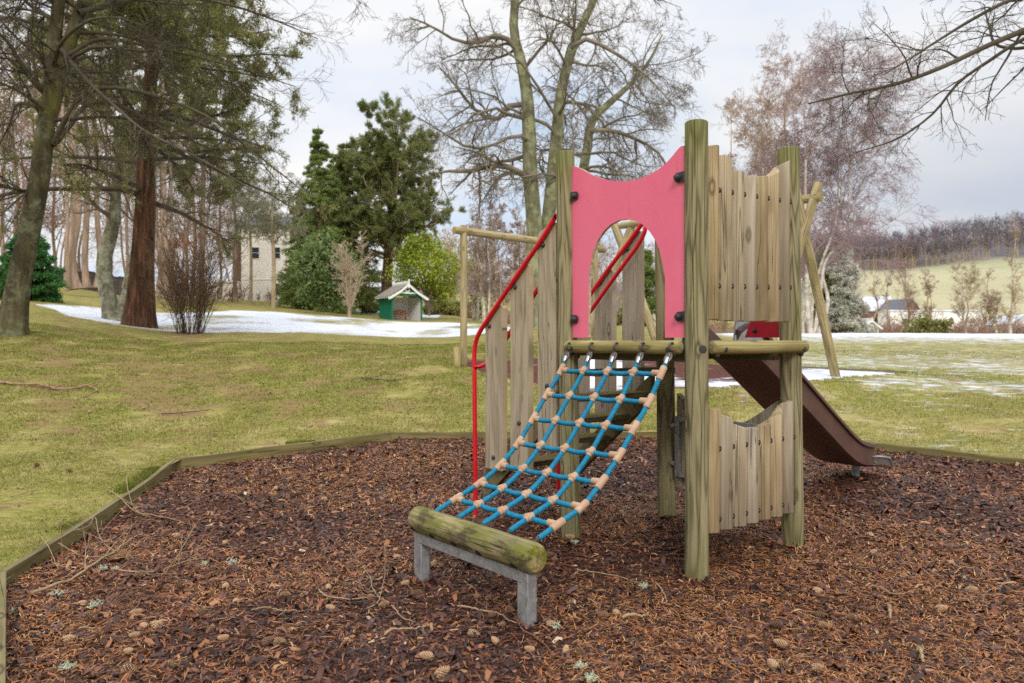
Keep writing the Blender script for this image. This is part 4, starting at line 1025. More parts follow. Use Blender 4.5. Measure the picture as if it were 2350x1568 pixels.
# --- generic bare tree
def bare(base, path, rads, label, seed, tm, cm, n1, l1, t0=.3, ang1=(35,70), trop=(0,0,0), ns=(8,7,4), ls=(.45,.2,.1), wob=.12, name='bare_tree', group=None, extra=None, sides=12, cat='tree', rmin=.006, up=0., taper=.5, fl=.3, limbs=None, r1=.42):
    r = np.random.default_rng(seed); st = [resample(p, q, 30) for p, q in zip(path, rads)]
    tr = [tubes(Q[None], (flare(Q,R,fl) if i == 0 else R)[None], sides) for i, (Q,R) in enumerate(st)]
    SP = np.stack([q for q,_ in st]); SR = np.stack([q for _,q in st])
    a, ar = grow(SP, SR, n1, r, t0, 1, l1, .4, taper, ang1, 9, trop[0], wob, r1, up=up)
    if limbs:
        lm = [resample(p, q, 9) for p, q in limbs]; a = np.concatenate([a, np.stack([q for q,_ in lm])]); ar = np.concatenate([ar, np.stack([q for _,q in lm])])
    al = np.linalg.norm(a[:,-1]-a[:,0], axis=1)
    b, br = grow(a, ar, ns[0], r, .15, 1, al*ls[0], .4, .45, (30,65), 7, trop[1], wob*1.1, .55, rmin=rmin)
    bl = np.linalg.norm(b[:,-1]-b[:,0], axis=1)
    c, cr = grow(b, br, ns[1], r, .15, 1, np.maximum(bl*ls[1]*2.2, .12), .4, .4, (25,60), 5, trop[2], wob*1.3, .6, rmin=rmin)
    crown = [tubes(a,ar,6), tubes(b,br,4), tubes(c,cr,3)]
    if ns[2]:
        cl = np.linalg.norm(c[:,-1]-c[:,0], axis=1); e, er = grow(c, cr, ns[2], r, .2, 1, np.maximum(cl*.5, .1), .4, .3, (25,60), 4, trop[2], wob*1.4, .7, rmin=rmin); crown.append(tubes(e,er,3))
    return tree_obj(name, base, label, tr, crown, tm, cm, cat, group)
# central tree with lichen trunks
d = 26.0
pth = [[P3(x,y,d) for x,y in [(1228,790),(1228,750),(1226,640),(1226,520),(1217,400),(1214,300),(1209,215),(1195,140),(1180,80),(1184,-20),(1190,-160),(1200,-330)]],
       [P3(x,y,d+.3+.1*i) for i,(x,y) in enumerate([(1236,700),(1246,600),(1262,470),(1276,330),(1290,200),(1308,130),(1335,60),(1368,-10),(1410,-120),(1440,-260)])],
       [P3(x,y,d+1.2+.15*i) for i,(x,y) in enumerate([(1262,640),(1290,560),(1330,430),(1348,340),(1360,275),(1395,240),(1440,200),(1490,140),(1520,80)])]]
rd = [[.40,.36,.31,.29,.27,.25,.22,.19,.17,.14,.1,.05],[.26,.26,.25,.23,.19,.17,.15,.12,.09,.04],[.2,.2,.19,.18,.16,.13,.1,.06,.03]]
lm = [([P3(x,y,d-.4*i) for i,(x,y) in enumerate([(1218,415),(1185,392),(1150,380),(1110,385),(1075,394),(1040,392),(1000,398)])], [.12,.11,.10,.09,.08,.06,.03]),
      ([P3(x,y,d+.3*i) for i,(x,y) in enumerate([(1205,240),(1165,245),(1140,275),(1110,268),(1075,235),(1040,190),(1005,150)])], [.1,.1,.09,.08,.06,.04,.02]),
      ([P3(x,y,d-.2*i) for i,(x,y) in enumerate([(1190,120),(1150,80),(1090,100),(1040,90),(990,60),(940,40)])], [.1,.09,.07,.05,.04,.02]),
      ([P3(x,y,d+.2*i) for i,(x,y) in enumerate([(1350,300),(1400,300),(1460,320),(1510,350),(1540,400)])], [.09,.07,.06,.04,.02]),
      ([P3(x,y,d-.3*i) for i,(x,y) in enumerate([(1310,110),(1345,90),(1390,110),(1440,140),(1500,190),(1550,250)])], [.09,.08,.07,.05,.03,.02]),
      ([P3(x,y,d-.5*i) for i,(x,y) in enumerate([(1222,330),(1190,310),(1140,330),(1080,340),(1010,300),(960,270)])], [.08,.07,.06,.05,.03,.02])]
bare(P3(1228,757,d), pth, rd, 'tall bare tree with three lichen covered trunks behind the pink panel', 42, M['bark_lich'], M['twig_grey'], 21, 4.3, .30, (50,95), (-.05,-.09,-.05), (11,9,4), (.5,.22,.1), .19, 'bare_tree', limbs=lm, rmin=.0055, r1=.32)
# top right overhanging tree
d = 9.5
pth = [[P3(x,y,d) for x,y in [(2640,980),(2640,800),(2630,500),(2640,200),(2660,-100),(2680,-400)]]]
lm = [([P3(x,y,d-.1*i) for i,(x,y) in enumerate([(2636,-40),(2520,0),(2420,45),(2350,70),(2260,108),(2160,155),(2060,192),(1945,216),(1856,238)])], [.075,.058,.045,.036,.031,.027,.021,.015,.009]),
      ([P3(x,y,d+.12*i) for i,(x,y) in enumerate([(2630,10),(2500,40),(2410,66),(2345,92),(2270,140),(2205,185),(2140,262),(2060,318),(1965,350)])], [.06,.045,.034,.026,.023,.02,.016,.012,.008]),
      ([P3(x,y,d-.15*i) for i,(x,y) in enumerate([(2640,-60),(2500,-40),(2400,-20),(2320,0),(2240,40),(2150,95),(2080,140),(2030,170)])], [.05,.04,.03,.024,.02,.015,.011,.007]),
      ([P3(x,y,d+.2*i) for i,(x,y) in enumerate([(2640,-20),(2500,40),(2400,90),(2350,110),(2290,105),(2270,60),(2260,20)])], [.05,.04,.035,.025,.02,.016,.01])]
def overhang():
    r = np.random.default_rng(14); Q, R = resample(pth[0], [.3,.27,.24,.21,.17,.1], 24); base = ground_at(2640, d); L = [resample(p, q, 26) for p, q in lm]
    LP = np.stack([q for q,_ in L]); LR = np.stack([q for _,q in L])
    a, ar = grow(LP, LR, 12, r, .35, 1, 1.15, .5, .45, (25,65), 8, -.05, .15, .5, rmin=.0032); b, br = grow(a, ar, 6, r, .15, 1, .42, .5, .4, (30,65), 6, -.04, .18, .6, rmin=.0028); c, cr = grow(b, br, 3, r, .2, 1, .16, .5, .3, (30,60), 4, -.01, .2, .7, rmin=.0025)
    u, ur = grow(Q[None], R[None], 10, r, .3, 1, 2.5, .4, .4, (50,80), 8, .02, .12, .35)
    k = u[:,-1,0] > u[:,0,0]; u, ur = u[k], ur[k]; v, vr = grow(u, ur, 6, r, .2, 1, .9, .4, .4, (30,60), 6, 0, .15, .5)
    t = thing('overhanging_tree', base, 'bare dark branches reaching in from a tree at the upper right', 'tree')
    mesh_part('trunk', [tubes(Q[None], R[None], 14)], [M['bark_moss']], t, base); mesh_part('crown', [tubes(LP, LR, 8), tubes(a,ar,5), tubes(b,br,4), tubes(c,cr,3), tubes(u,ur,6), tubes(v,vr,4)], [M['twig_dark']], t, base)
overhang()
# oak behind the plank panel and the birch on its right
def upright(px, py, d, top, width, label, seed, tm, cm, name, n1=22, r0=.3, ang=(30,60), trop=(.03,.03,.02), t0=.22, wob=.1, ns=(10,8,3), lean=0, stems=1, rmin=.012, up=.15, group=None, extra_stems=None, l_taper=.55):
    b = P3(px, py, d); h = (py-top)*d/FP; w = width*d/FP; r = np.random.default_rng(seed); paths=[]; rads=[]
    for s_ in range(stems):
        q = 0 if stems == 1 else r.uniform(-1,1)*.5; pts = [b+np.array([0,0,-.3])]
        for k in range(1, 7): f = k/6; pts.append(b+np.array([w*q*f*.7+lean*h*f+r.normal()*.012*h, r.normal()*.02*h+q*.1*h*f, h*f*(1 if s_ == 0 else r.uniform(.75,1))]))
        paths.append(pts); rads.append(list(r0*(1 if s_ == 0 else .75)*np.array([1.1,.85,.68,.5,.34,.2,.06])))
    return bare(b, paths, rads, label, seed, tm, cm, n1, w*.62, t0, ang, trop, ns, (.45,.2,.1), wob, name, group, rmin=rmin, up=up, taper=l_taper)
upright(1738,775,55, 172, 300, 'tall bare oak with a broad tan crown rising behind the plank panel', 51, M['bark_tan'], M['twig_oak'], 'bare_oak', 20, .30, (35,70), (.035,.02,.02), .22, .1, (15,10,4), rmin=.009, up=.10, stems=3)
upright(1662,778,60, 250, 190, 'smaller bare tree between the tall oak and the central tree', 52, M['bark_tan'], M['twig_oak'], 'bare_tree', 18, .2, (32,68), (.03,.02,.02), .22, .12, (11,8,3), rmin=.010, stems=2)
upright(1866,785,46, 178, 370, 'white stemmed birch with drooping purple twigs right of the tower', 53, M['bark_birch'], M['twig_purple'], 'birch_tree', 17, .17, (30,58), (.01,-.04,-.09), .22, .1, (13,9,4), lean=.14, stems=4, rmin=.0075, up=.2, l_taper=.35)
upright(1845,785,50, 210, 230, 'slender pale birch rising behind the right hand tower post', 54, M['bark_birch'], M['twig_purple'], 'birch_tree', 12, .15, (28,55), (-.01,-.07,-.12), .25, .1, (9,8,3), lean=.05, stems=2, rmin=.011, up=.2, l_taper=.35)
# mid-distance small bare trees and white stems
upright(803,730,50, 572, 110, 'small pale bare tree fanning up beside the dark round bush', 55, M['bark_tan'], M['twig_tan'], 'bare_tree', 12, .1, (18,38), (.06,.05,.02), .12, .07, (7,5,2), stems=4, rmin=.012)
for i, (x, y, dd, tp, w_, lab) in enumerate([(1112,740,62,455,120,'pale stemmed bare tree seen between the swing chains'), (1142,745,66,480,110,'pale bare tree just right of the swing chains'), (1190,748,64,500,90,'pale bare tree close to the central trunks'), (1090,742,72,520,100,'slim pale bare tree behind the swing upright')]):
    upright(x, y, dd, tp, w_, lab, 60+i, M['bark_birch'], M['twig_pink'], 'pale_tree', 14, .17, (20,50), (.02,-.01,-.02), .2, .09, (9,7,2), stems=3, rmin=.016, group='pale stemmed trees beyond the swing')
def veil(px, py, d, top, width, label, seed, n, fm, r0, zmin):
    b = P3(px, py, d); h = (py-top)*d/FP; r = np.random.default_rng(seed); Q, Rr = resample([b-EZ*.2, b+np.array([.05,0,h*.35]), b+np.array([-.1,0,h*.7]), b+EZ*h], [r0*1.1,r0*.9,r0*.6,.03], 24)
    a, ar = grow(Q[None], Rr[None], n, r, zmin, .98, width*d/FP*.5, .4, .45, (55,95), 8, -.03, .13, .35); bb, br = grow(a, ar, 9, r, .15, 1, 1.1, .4, .4, (30,65), 6, -.04, .15, .55, rmin=.009); c, cr = grow(bb, br, 6, r, .2, 1, .5, .4, .3, (25,60), 4, -.04, .15, .7, rmin=.008)
    p = np.concatenate([c[:,1:].reshape(-1,3), bb[:,3:].reshape(-1,3)]); dv = np.concatenate([(c[:,1:]-c[:,:-1]).reshape(-1,3), (bb[:,3:]-bb[:,2:-1]).reshape(-1,3)]); dv /= np.linalg.norm(dv,axis=1,keepdims=True)+1e-9; k = r.random(len(p)) < .4
    return tree_obj('slender_tree', b, label, [tubes(Q[None], Rr[None], 10)], [tubes(a,ar,5), tubes(bb,br,3), tubes(c,cr,3)], M['bark_tan'], M['twig_grey'], 'tree', 'slender trees screening the house', [needle_cards(p[k], dv[k], r, 7, .17, .022)], fm)
veil(627,712,58, 415, 190, 'slender pale trunk with thin grey green sprays in front of the white house', 71, 24, M['n_veil'], .17, .50)
veil(575,700,66, 395, 170, 'slender tree half screening the left corner of the white house', 72, 18, M['n_veil'], .14, .55)
# --- tall pine by the shelter, with low dead limbs
d = 68.0
path = [P3(885,735,d), P3(886,700,d), P3(890,600,d), P3(897,500,d), P3(903,420,d), P3(910,350,d), P3(908,300,d)]
pine(P3(885,720,d), path, [.62,.55,.45,.36,.26,.15,.05], 'tall dark pine with a rounded crown behind the green shelter', (.30,.99), 80, 5.4, 33, .95, M['bark_dark'], M['bark_tan'], M['n_pine'], clump=(16,.24,.030), dens=1.5, ups=.16, droop=.01, fl=.35, taper=.22, l2=9, l3=6, ang=(50,92))
def conifer(px, py, d, top, width, label, seed, fm, tm, name='conifer', nl=90, clump=(14,.2,.03), droop=-.06, shape=1.0, t0=.06, group=None, up=.05):
    b = P3(px, py, d); h = (py-top)*d/FP; w = width*d/FP/2; r = np.random.default_rng(seed)
    Q, R = resample([b-EZ*.2, b+EZ*h*.5+np.array([.01*h,0,0]), b+EZ*h], [.028*h*.7, .016*h*.7, .02], 30)
    t = np.sort(r.uniform(t0, .985, nl)); i = (t*29).astype(int); p0 = Q[i]; az = r.uniform(0, 6.28, nl)
    L = w*np.clip((1-t), .03, 1)**shape*r.uniform(.65,1.2,nl)*np.minimum(1, .55+t*3); dv = np.stack([np.cos(az), np.sin(az), np.full(nl, up)], 1); pts=[p0]; p=p0; k=8
    for s_ in range(k-1):
        dv = dv+np.array([0,0,droop])+r.normal(size=(nl,3))*.05; dv /= np.linalg.norm(dv, axis=1, keepdims=True); p = p+dv*(L/(k-1))[:,None]; pts.append(p)
    LP = np.stack(pts,1); LR = np.linspace(.03,.008,k)[None]*np.ones((nl,1))
    a, ar = grow(LP, LR, 10, r, .15, 1, L*.42, .4, .5, (35,70), 5, droop*.6, .1, .6, rmin=.008, side=.7)
    c = np.concatenate([a[:,1:].reshape(-1,3), LP[:,2:].reshape(-1,3)]); dr = np.concatenate([(a[:,1:]-a[:,:-1]).reshape(-1,3), (LP[:,2:]-LP[:,1:-1]).reshape(-1,3)]); dr /= np.linalg.norm(dr, axis=1, keepdims=True)+1e-9
    return tree_obj(name, b, label, [tubes(Q[None], R[None], 10)], [tubes(LP, LR, 4), tubes(a, ar, 3)], tm, M['twig_dark'], 'tree', group, [needle_cards(c, dr, r, clump[0], clump[1], clump[2], .7)], fm)
conifer(730,715,66, 286, 215, 'pointed dark conifer rising behind the round bush', 81, M['n_conifer'], M['bark_dark'], nl=200, shape=.78, group='conifers behind the round bush')
conifer(795,715,70, 322, 225, 'olive green conifer between the pointed conifer and the tall pine', 82, M['n_pine'], M['bark_dark'], nl=200, shape=.6, group='conifers behind the round bush')
conifer(778,708,76, 400, 150, 'shorter conifer filling the gap behind the pale fanning tree', 83, M['n_conifer'], M['bark_dark'], nl=110, shape=.7, group='conifers behind the round bush')
conifer(764,710,78, 345, 200, 'dark conifer filling the gap left of the tall rounded pine', 88, M['n_conifer'], M['bark_dark'], nl=150, shape=.6, group='conifers behind the round bush')
conifer(694,704,76, 415, 130, 'olive conifer at the right hand corner of the white house', 89, M['n_pine'], M['bark_dark'], nl=110, shape=.6, group='conifers behind the round bush')
conifer(1930,790,62, 545, 112, 'blue grey spruce standing right of the tower near the far lawn', 84, M['n_blue'], M['bark_dark'], 'spruce_tree', 130, (9,.26,.05), -.03, .55)
conifer(1893,790,66, 566, 70, 'narrow yellow green conifer beside the blue grey spruce', 85, M['l_olive'], M['bark_dark'], 'conifer', 80, (8,.24,.05), .04, .5)
conifer(1482,775,58, 575, 74, 'small dense conifer seen through the arch of the pink panel', 86, M['n_conifer'], M['bark_dark'], 'conifer', 90, (9,.22,.045), .02, .5)
conifer(66,672,30, 528, 150, 'bushy green fir behind the leaning tree at the left edge', 87, M['l_green'], M['bark_dark'], 'fir_tree', 130, (9,.14,.03), -.02, .55, .02)
# --- evergreen bushes
def bush(px, py, d, top, width, label, seed, fm, nclump, nleaf, size, name='evergreen_bush', asp=.5, stems=6, open_=.0, cat='bush', bottom=.04):
    b = P3(px, py, d); h = (py-top)*d/FP; w = width*d/FP/2; r = np.random.default_rng(seed)
    v = r.normal(size=(nclump,3)); v /= np.linalg.norm(v, axis=1, keepdims=True); rad = r.uniform(.45,1.0,(nclump,1))**.6; c = v*rad
    wv = 1+.22*np.sin(v[:,0]*4+seed)+.18*np.sin(v[:,2]*6+seed*2)
    C = b+np.stack([c[:,0]*w*wv, c[:,1]*w*.85*wv, h*(.5+bottom/2)+c[:,2]*h*(.5-bottom/2)], 1)
    pts = (C[:,None]+r.normal(size=(nclump,nleaf,3))*np.array([.13*w,.13*w,.085*h])*r.uniform(.5,1.25,(nclump,1,1))).reshape(-1,3)
    pts = pts[pts[:,2] > b[2]+.05]
    f = make_fbm(seed, base=3.5/w); k = f(pts[:,0]+.5*pts[:,2], pts[:,1]+pts[:,2]) > -.75+open_; pts = pts[k]
    tgt = C[r.choice(nclump, stems*4)]; P = np.stack([b-EZ*.1+(tgt-b)*q*np.array([q,q,1]) for q in np.linspace(0,1,8)], 1); R = np.linspace(.07,.012,8)[None]*np.ones((len(tgt),1))*h/4
    t = thing(name, b, label, cat); mesh_part('trunk', [tubes(P,R,5)], [M['twig_grey']], t, b); mesh_part('crown', [leaf_cards(pts, r, size, asp)], [fm], t, b, False); return t
bush(748,712,54, 553, 134, 'dark round evergreen bush left of the green shelter', 91, M['l_dark'], 300, 60, .12)
bush(985,722,66, 540, 158, 'bright yellow green bush right of the green shelter', 92, M['l_yellow'], 230, 60, .13, bottom=.16, open_=.2)
bush(2120,800,92, 730, 90, 'low olive bush by the small white shelter on the far lawn', 93, M['l_olive'], 90, 40, .2)
for i, (x, y, dd, tp, w_, lab) in enumerate([(1440,770,74,700,70,'low brown bush seen low through the pink arch'), (1075,745,90,690,90,'dark low bush far behind the swing upright'), (1240,752,95,700,120,'low dark bush beyond the foot of the central tree'), (1010,735,85,690,70,'brownish low bush beyond the yellow green bush'), (850,722,75,660,90,'dark undergrowth bush between pale tree and tall pine')]):
    bush(x, y, dd, tp, w_, lab, 95+i, M['l_olive'] if i in (0,3) else M['l_dark'], 70, 40, .22)
# --- pine trunks of the wood on the left
woods = [(152,655,40,8),(172,652,41,23),(200,650,44,14),(222,650,43,12),(247,648,52,7),(284,652,50,7),(362,668,48,9),(382,668,46,17),(400,668,50,8),(468,672,56,12),(505,675,60,6),(541,690,70,10),(90,640,58,7),(40,640,60,9),(5,640,56,8),(128,645,62,7),(424,668,62,8),(446,670,66,9)]
wl = ['slim trunk left of the broad pinkish pine trunk', 'broad pinkish pine trunk nearest the grass on the left', 'straight brown pine trunk right of the broad pinkish one', 'dark brown pine trunk just left of the gnarled grey tree', 'thin pine trunk half behind the gnarled grey tree', 'thin pine trunk between the gnarled tree and the red pine', 'pine trunk just right of the red pine', 'thicker pine trunk in the row right of the red pine', 'pine trunk behind the left side of the bare thicket', 'pine trunk behind the middle of the bare thicket', 'grey pine trunk between bare thicket and white house', 'pale grey trunk in front of the brown cladding of the house', 'far trunk in front of the fir on the left', 'far trunk left of the fir near the picture edge', 'far trunk at the extreme left edge', 'far trunk between the fir and the stone wall', 'far trunk deep in the wood behind the thicket', 'far trunk deepest in the wood behind the thicket']
for i, ((x, y, dd, wd), lab) in enumerate(zip(woods, wl)):
    rr_ = np.random.default_rng(200+i); b = P3(x, y, dd); hh = rr_.uniform(16, 21); r0 = wd*dd/FP/2; ln = rr_.normal()*.02
    path = [b-EZ*.3]+[b+np.array([ln*hh*f+rr_.normal()*.08, rr_.normal()*.1, hh*f]) for f in np.linspace(.04,1,7)]
    if i < 12:
        pine(b, path, list(r0*np.array([1.2,1,.92,.82,.7,.58,.42,.12])), lab, (.5 if i%3 else .38,.99), 22, 3.4, 210+i, .6, M['bark_pine'], M['twig_rust'], M['n_pine'] if i%2 else M['n_dark'], clump=(8,.26,.035), sides=10, group='trunks of the pine wood on the left', l2=7, l3=4, name='pine_tree', fl=.25)
    else:
        bare(b, [path], [list(r0*np.array([1.2,1,.92,.82,.7,.55,.36,.08]))], lab, 210+i, M['bark_pine'], M['twig_rust'], 26, 4.2, .15, (40,80), (.02,0,-.02), (9,7,2), (.45,.2,.1), .13, 'wood_tree', 'trunks of the pine wood on the left', rmin=.012)
# bare twiggy trees behind (upper left haze of twigs)
for i, (x, dd, tp, w_) in enumerate([(-40,52,-60,330),(70,66,60,300),(190,70,120,320),(300,75,200,280),(420,72,250,300),(540,85,330,260),(600,90,380,220),(330,95,280,300),(140,95,200,320),(20,85,120,300),(470,100,330,300)]):
    lab = ['twiggy bare tree at the far left edge behind the fir','twiggy bare tree behind the leaning tree','twiggy bare tree behind the broad pinkish pine trunk','twiggy bare tree filling the gap behind the red pine','twiggy bare tree above the bare thicket','bare tree left of the white house gable','bare tree rising behind the white house','far bare tree deep in the wood behind the red pine','far bare tree deep in the wood behind the stone wall','far bare tree deep in the wood behind the fir','far bare tree deep in the wood left of the house'][i]
    b = ground_at(x, dd); py = HY-(b[2]-H)*FP/dd
    upright(x, py, dd, tp, w_, lab, 300+i, M['bark_pine'], M['twig_pink'] if i%2 else M['twig_rust'], 'twiggy_tree', 17, .13, (35,75), (.02,0,-.02), .15, .13, (9,7,2), rmin=.010, group='bare trees in the wood on the left', stems=2)
# rust leaved little beech
def rust():
    b = ground_at(392, 52); r = np.random.default_rng(7); py = HY-(b[2]-H)*FP/52
    c = np.array([P3(x, y, 52+r.normal()) for x, y in zip(r.normal(395,30,60), r.normal(560,10,60))]); pts = (c[:,None]+r.normal(size=(60,14,3))*.2).reshape(-1,3)
    P = np.stack([b-EZ*.1+(c-b)*np.array([q,q,q**.8]) for q in np.linspace(0,1,8)],1); t = thing('young_beech', b, 'young beech still holding rust brown leaves right of the red pine', 'tree')
    mesh_part('trunk', [tubes(P[:24], np.linspace(.06,.01,8)[None]*np.ones((24,1)), 4)], [M['twig_rust']], t, b); mesh_part('crown', [leaf_cards(pts, r, .07)], [M['l_rust']], t, b, False)
rust()
# right-hand far trees
for i, (x, y, dd, tp, w_, lab, tm, cm) in enumerate([(2090,800,150,566,100,'large bare tree with a rounded brown crown before the hill field','bark_tan','twig_rust'), (2035,800,150,640,50,'small bare tree between the spruce and the rounded brown tree','bark_tan','twig_tan'), (2130,800,150,625,60,'thin bare tree right of the rounded brown tree','bark_tan','twig_rust'), (2217,800,110,610,90,'open bare tree with a pale trunk on the far lawn','bark_birch','twig_tan'), (2272,800,120,628,90,'bare tree with rust tinted crown right of the open one','bark_tan','twig_rust'), (2326,800,95,520,90,'tall pale bare tree by the white cottage at the right edge','bark_birch','twig_tan'), (2286,800,80,690,30,'small white stemmed birch on the far lawn','bark_birch','twig_tan'), (1950,800,130,560,130,'bare tree behind the blue grey spruce','bark_tan','twig_purple'), (2010,800,170,610,60,'far bare tree beside the houses','bark_tan','twig_rust')]):
    upright(x, y, dd, tp, w_, lab, 400+i, M[tm], M[cm], 'bare_tree', 20, .16+.001*dd, (22,50), (.02,.01,0), .2, .09, (10,8,3), rmin=.011, group='bare trees on the far lawn', stems=2 if i in (0,2,3) else 1)
# background tree line behind the lawn centre
for i, (x, dd, tp, w_) in enumerate([(1040,95,560,160),(1150,110,540,180),(1260,115,570,180),(1350,100,560,170),(1420,115,560,180),(1500,110,590,170),(1580,105,560,190),(1660,120,570,180),(1000,115,540,150),(1800,120,600,190)]):
    lab = ['brown bare tree behind the swing upright in the far tree line','brown bare tree between swing and central tree in the far tree line','brown bare tree behind the central trunks in the far tree line','brown bare tree left of the arch in the far tree line','brown bare tree seen through the left of the arch','brown bare tree seen through the right of the arch','brown bare tree hidden mostly by the pink panel','brown bare tree behind the plank panel in the far tree line','brown bare tree behind the yellow green bush','brown bare tree behind the slide and birch in the far tree line'][i]
    b = ground_at(x, dd); py = HY-(b[2]-H)*FP/dd
    upright(x, py, dd, tp, w_, lab, 500+i, M['bark_tan'], M['twig_rust'] if i%2 else M['twig_tan'], 'bare_tree', 22, .26, (30,65), (.02,0,-.02), .12, .11, (9,7,0), rmin=.024, group='far tree line behind the lawn', stems=2)
# forest on the hill: one far-off mass
def forest():
    r = np.random.default_rng(77); n = 1100; px = r.uniform(1560, 2720, n); d = 462+170*r.random(n)**1.5; x = (px-CX)*d/FP; z = tz(x, d); b = np.stack([x, d, z], 1)
    h = r.uniform(12, 19, n); k = 6; P = np.stack([b+np.stack([r.normal(size=n)*.15*q, r.normal(size=n)*.15*q, h*q/(k-1)], 1) for q in range(k)], 1); R = np.linspace(.34,.07,k)[None]*np.ones((n,1))
    a, ar = grow(P, R, 15, r, .35, 1, 5.5, .4, .4, (30,65), 4, .05, .12, .5, rmin=.07); c, cr = grow(a, ar, 6, r, .2, 1, 2.2, .4, .3, (30,60), 3, .03, .15, .6, rmin=.055)
    V, F = merge([tubes(P,R,4)]); V2, F2 = merge([tubes(a,ar,3), tubes(c,cr,3)])
    fo = link('forest', np_mesh('forest', np.concatenate([V,V2]), F+[f+len(V) for f in F2], [M['bark_tan'], M['twig_forest']], False, [0]*len(F[0])+[1]*sum(len(f) for f in F2)))
    tag(fo, 'distant bare purple brown wood along the top of the hill', 'wood', kind='stuff')
forest()
# ------------------------------------------------------------------ buildings
def local_box(s, x0, x1, y0, y1, z0, z1, mat=0):
    s.box(((x0+x1)/2,(y0+y1)/2,(z0+z1)/2), ((x1-x0)/2,0,0), (0,(y1-y0)/2,0), (0,0,(z1-z0)/2), mat)
def shelter(px, d, rz, label, k=1.0, bench=True, roofmat='felt'):
    b = ground_at(px, d); b[2] -= .03
    t = thing('garden_shelter', b, label, 'shelter', None, rz)
    W2, D, E, Rg = 1.25*k, 2.2*k, 1.85*k, 2.72*k
    def B(s, n, m, par=t, **q): return s.build(n, m, par, (0,0,0), **q)
    s = S(); local_box(s, -W2, -W2+.06, .06, D, 0, E); local_box(s, W2-.06, W2, .06, D, 0, E); local_box(s, -W2+.06, W2-.06, D-.06, D, 0, E); B(s, 'wall', M['green'] if bench else M['white'])
    s = S(); local_box(s, -W2+.063, -W2+.075, .1, D-.08, .02, E-.02); local_box(s, W2-.075, W2-.063, .1, D-.08, .02, E-.02); local_box(s, -W2+.08, W2-.08, D-.085, D-.065, .02, E); local_box(s, -W2, W2, -.1, D, -.2, .018); B(s, 'lining', M['inner'])
    s = S()
    local_box(s, -W2-.012, -W2+.11, -.05, .055, 0, E); local_box(s, W2-.11, W2+.012, -.05, .055, 0, E)
    # arched head: corner braces and lintel
    arc = [(-W2+.11, E-.62)]+[(-W2+.11+(.62*(1-math.cos(a))), E-.62+.5*math.sin(a)) for a in np.linspace(.1, math.pi/2, 8)]
    poly = [(-W2+.11, E-.02)]+arc+[(x*-1, z) for x, z in arc[::-1]]+[(W2-.11, E-.02)]
    s.prism([(x, -.04, z+.12) for x, z in poly], (0,1,0), .07)
    gab = [(-W2+.0, E+.1), (W2-.0, E+.1), (0, Rg-.12)]
    s.prism([(x, -.02, z) for x, z in gab], (0,1,0), .05); B(s, 'front_frame', M['green'] if bench else M['white'])
    s = S(); ov = .32*k
    for sg in (-1, 1):
        p = [(sg*(W2+ov), -.30, E-.10), (sg*.0, -.30, Rg), (sg*.0, D+.25, Rg), (sg*(W2+ov), D+.25, E-.10)]
        s.prism(p, np.array([0,0,1.]), .05)
    rf = B(s, 'roof', M[roofmat])
    s = S()
    for sg in (-1, 1):
        pts = [(sg*(W2+ov+.10), E-.16), (sg*(W2+ov-.12), E-.08), (sg*.5*W2, E+.42*k), (0, Rg+.06), (0, Rg-.16), (sg*.5*W2, E+.22*k), (sg*(W2+ov-.18), E-.28), (sg*(W2+ov+.06), E-.34)]
        s.prism([(x, -.36 if sg < 0 else -.361, z) for x, z in pts], (0,1,0), .05); B(s, 'bargeboard', M['white'], rf)
        for q in range(7): s = S(); y = -.2+q*(D+.4)/7; local_box(s, sg*(W2+ov)-.03, sg*(W2+ov)+.03, y, y+.1, E-.2, E-.1); B(s, 'rafter_end', M['white'], rf)
        s = S()
    local_box(s, -W2*.72, W2*.72, -.13, -.06, E+.16*k, E+.28*k); local_box(s, -.06, .06, -.40, -.30, Rg-.3, Rg+.36*k)
    s.tube([(.16*k*math.cos(w), -.09, E+.47*k+.16*k*math.sin(w)) for w in np.linspace(0, 2*math.pi, 20)], .05*k, 8)
    B(s, 'gable_trim', M['white'], rf)
    s = S(); local_box(s, -.05, .05, -.3, D+.2, Rg+.02, Rg+.16); 
    for q in range(11): y = -.2+q*(D+.3)/11; local_box(s, -.03, .03, y, y+.1, Rg+.16, Rg+.26)
    local_box(s, -.06, .06, D+.18, D+.29, Rg-.05, Rg+.36*k); B(s, 'ridge_cresting', M['white'], rf)
    if bench:
        s_ = math.sin(rz); c_ = math.cos(rz); loc = b+np.array([-s_*1.75, c_*1.75, .02])
        bt = thing('garden_bench', loc, 'slatted wooden garden bench inside the green shelter', 'bench', None, rz)
        s = S(); 
        for q in range(4): local_box(s, -.78, .78, -.42+q*.11, -.33+q*.11, .40, .44)
        s.build('seat', M['teak'], bt, (0,0,0))
        s = S(); local_box(s, -.78, .78, .04, .08, .84, .92); local_box(s, -.78, .78, .04, .08, .50, .56)
        for q in range(14): x = -.72+q*1.44/13; local_box(s, x-.025, x+.025, .05, .07, .56, .84)
        s.build('backrest', M['teak'], bt, (0,0,0))
        for x in (-.75, .75):
            for y, h in ((-.40,.64), (.06,.86)):
                s = S(); local_box(s, x-.03, x+.03, y-.03, y+.03, 0, h); s.build('leg', M['teak'], bt, (0,0,0))
            s = S(); local_box(s, x-.04, x+.04, -.43, .03, .641, .68); s.build('armrest', M['teak'], bt, (0,0,0))
    return t
shelter(934, 60, math.radians(34), 'green and white garden shelter with arched front beside the yellow green bush', 1.1)
shelter(1997, 88, math.radians(12), 'small white shelter with a white crested roof on the far lawn', .88, False, 'snowroof')
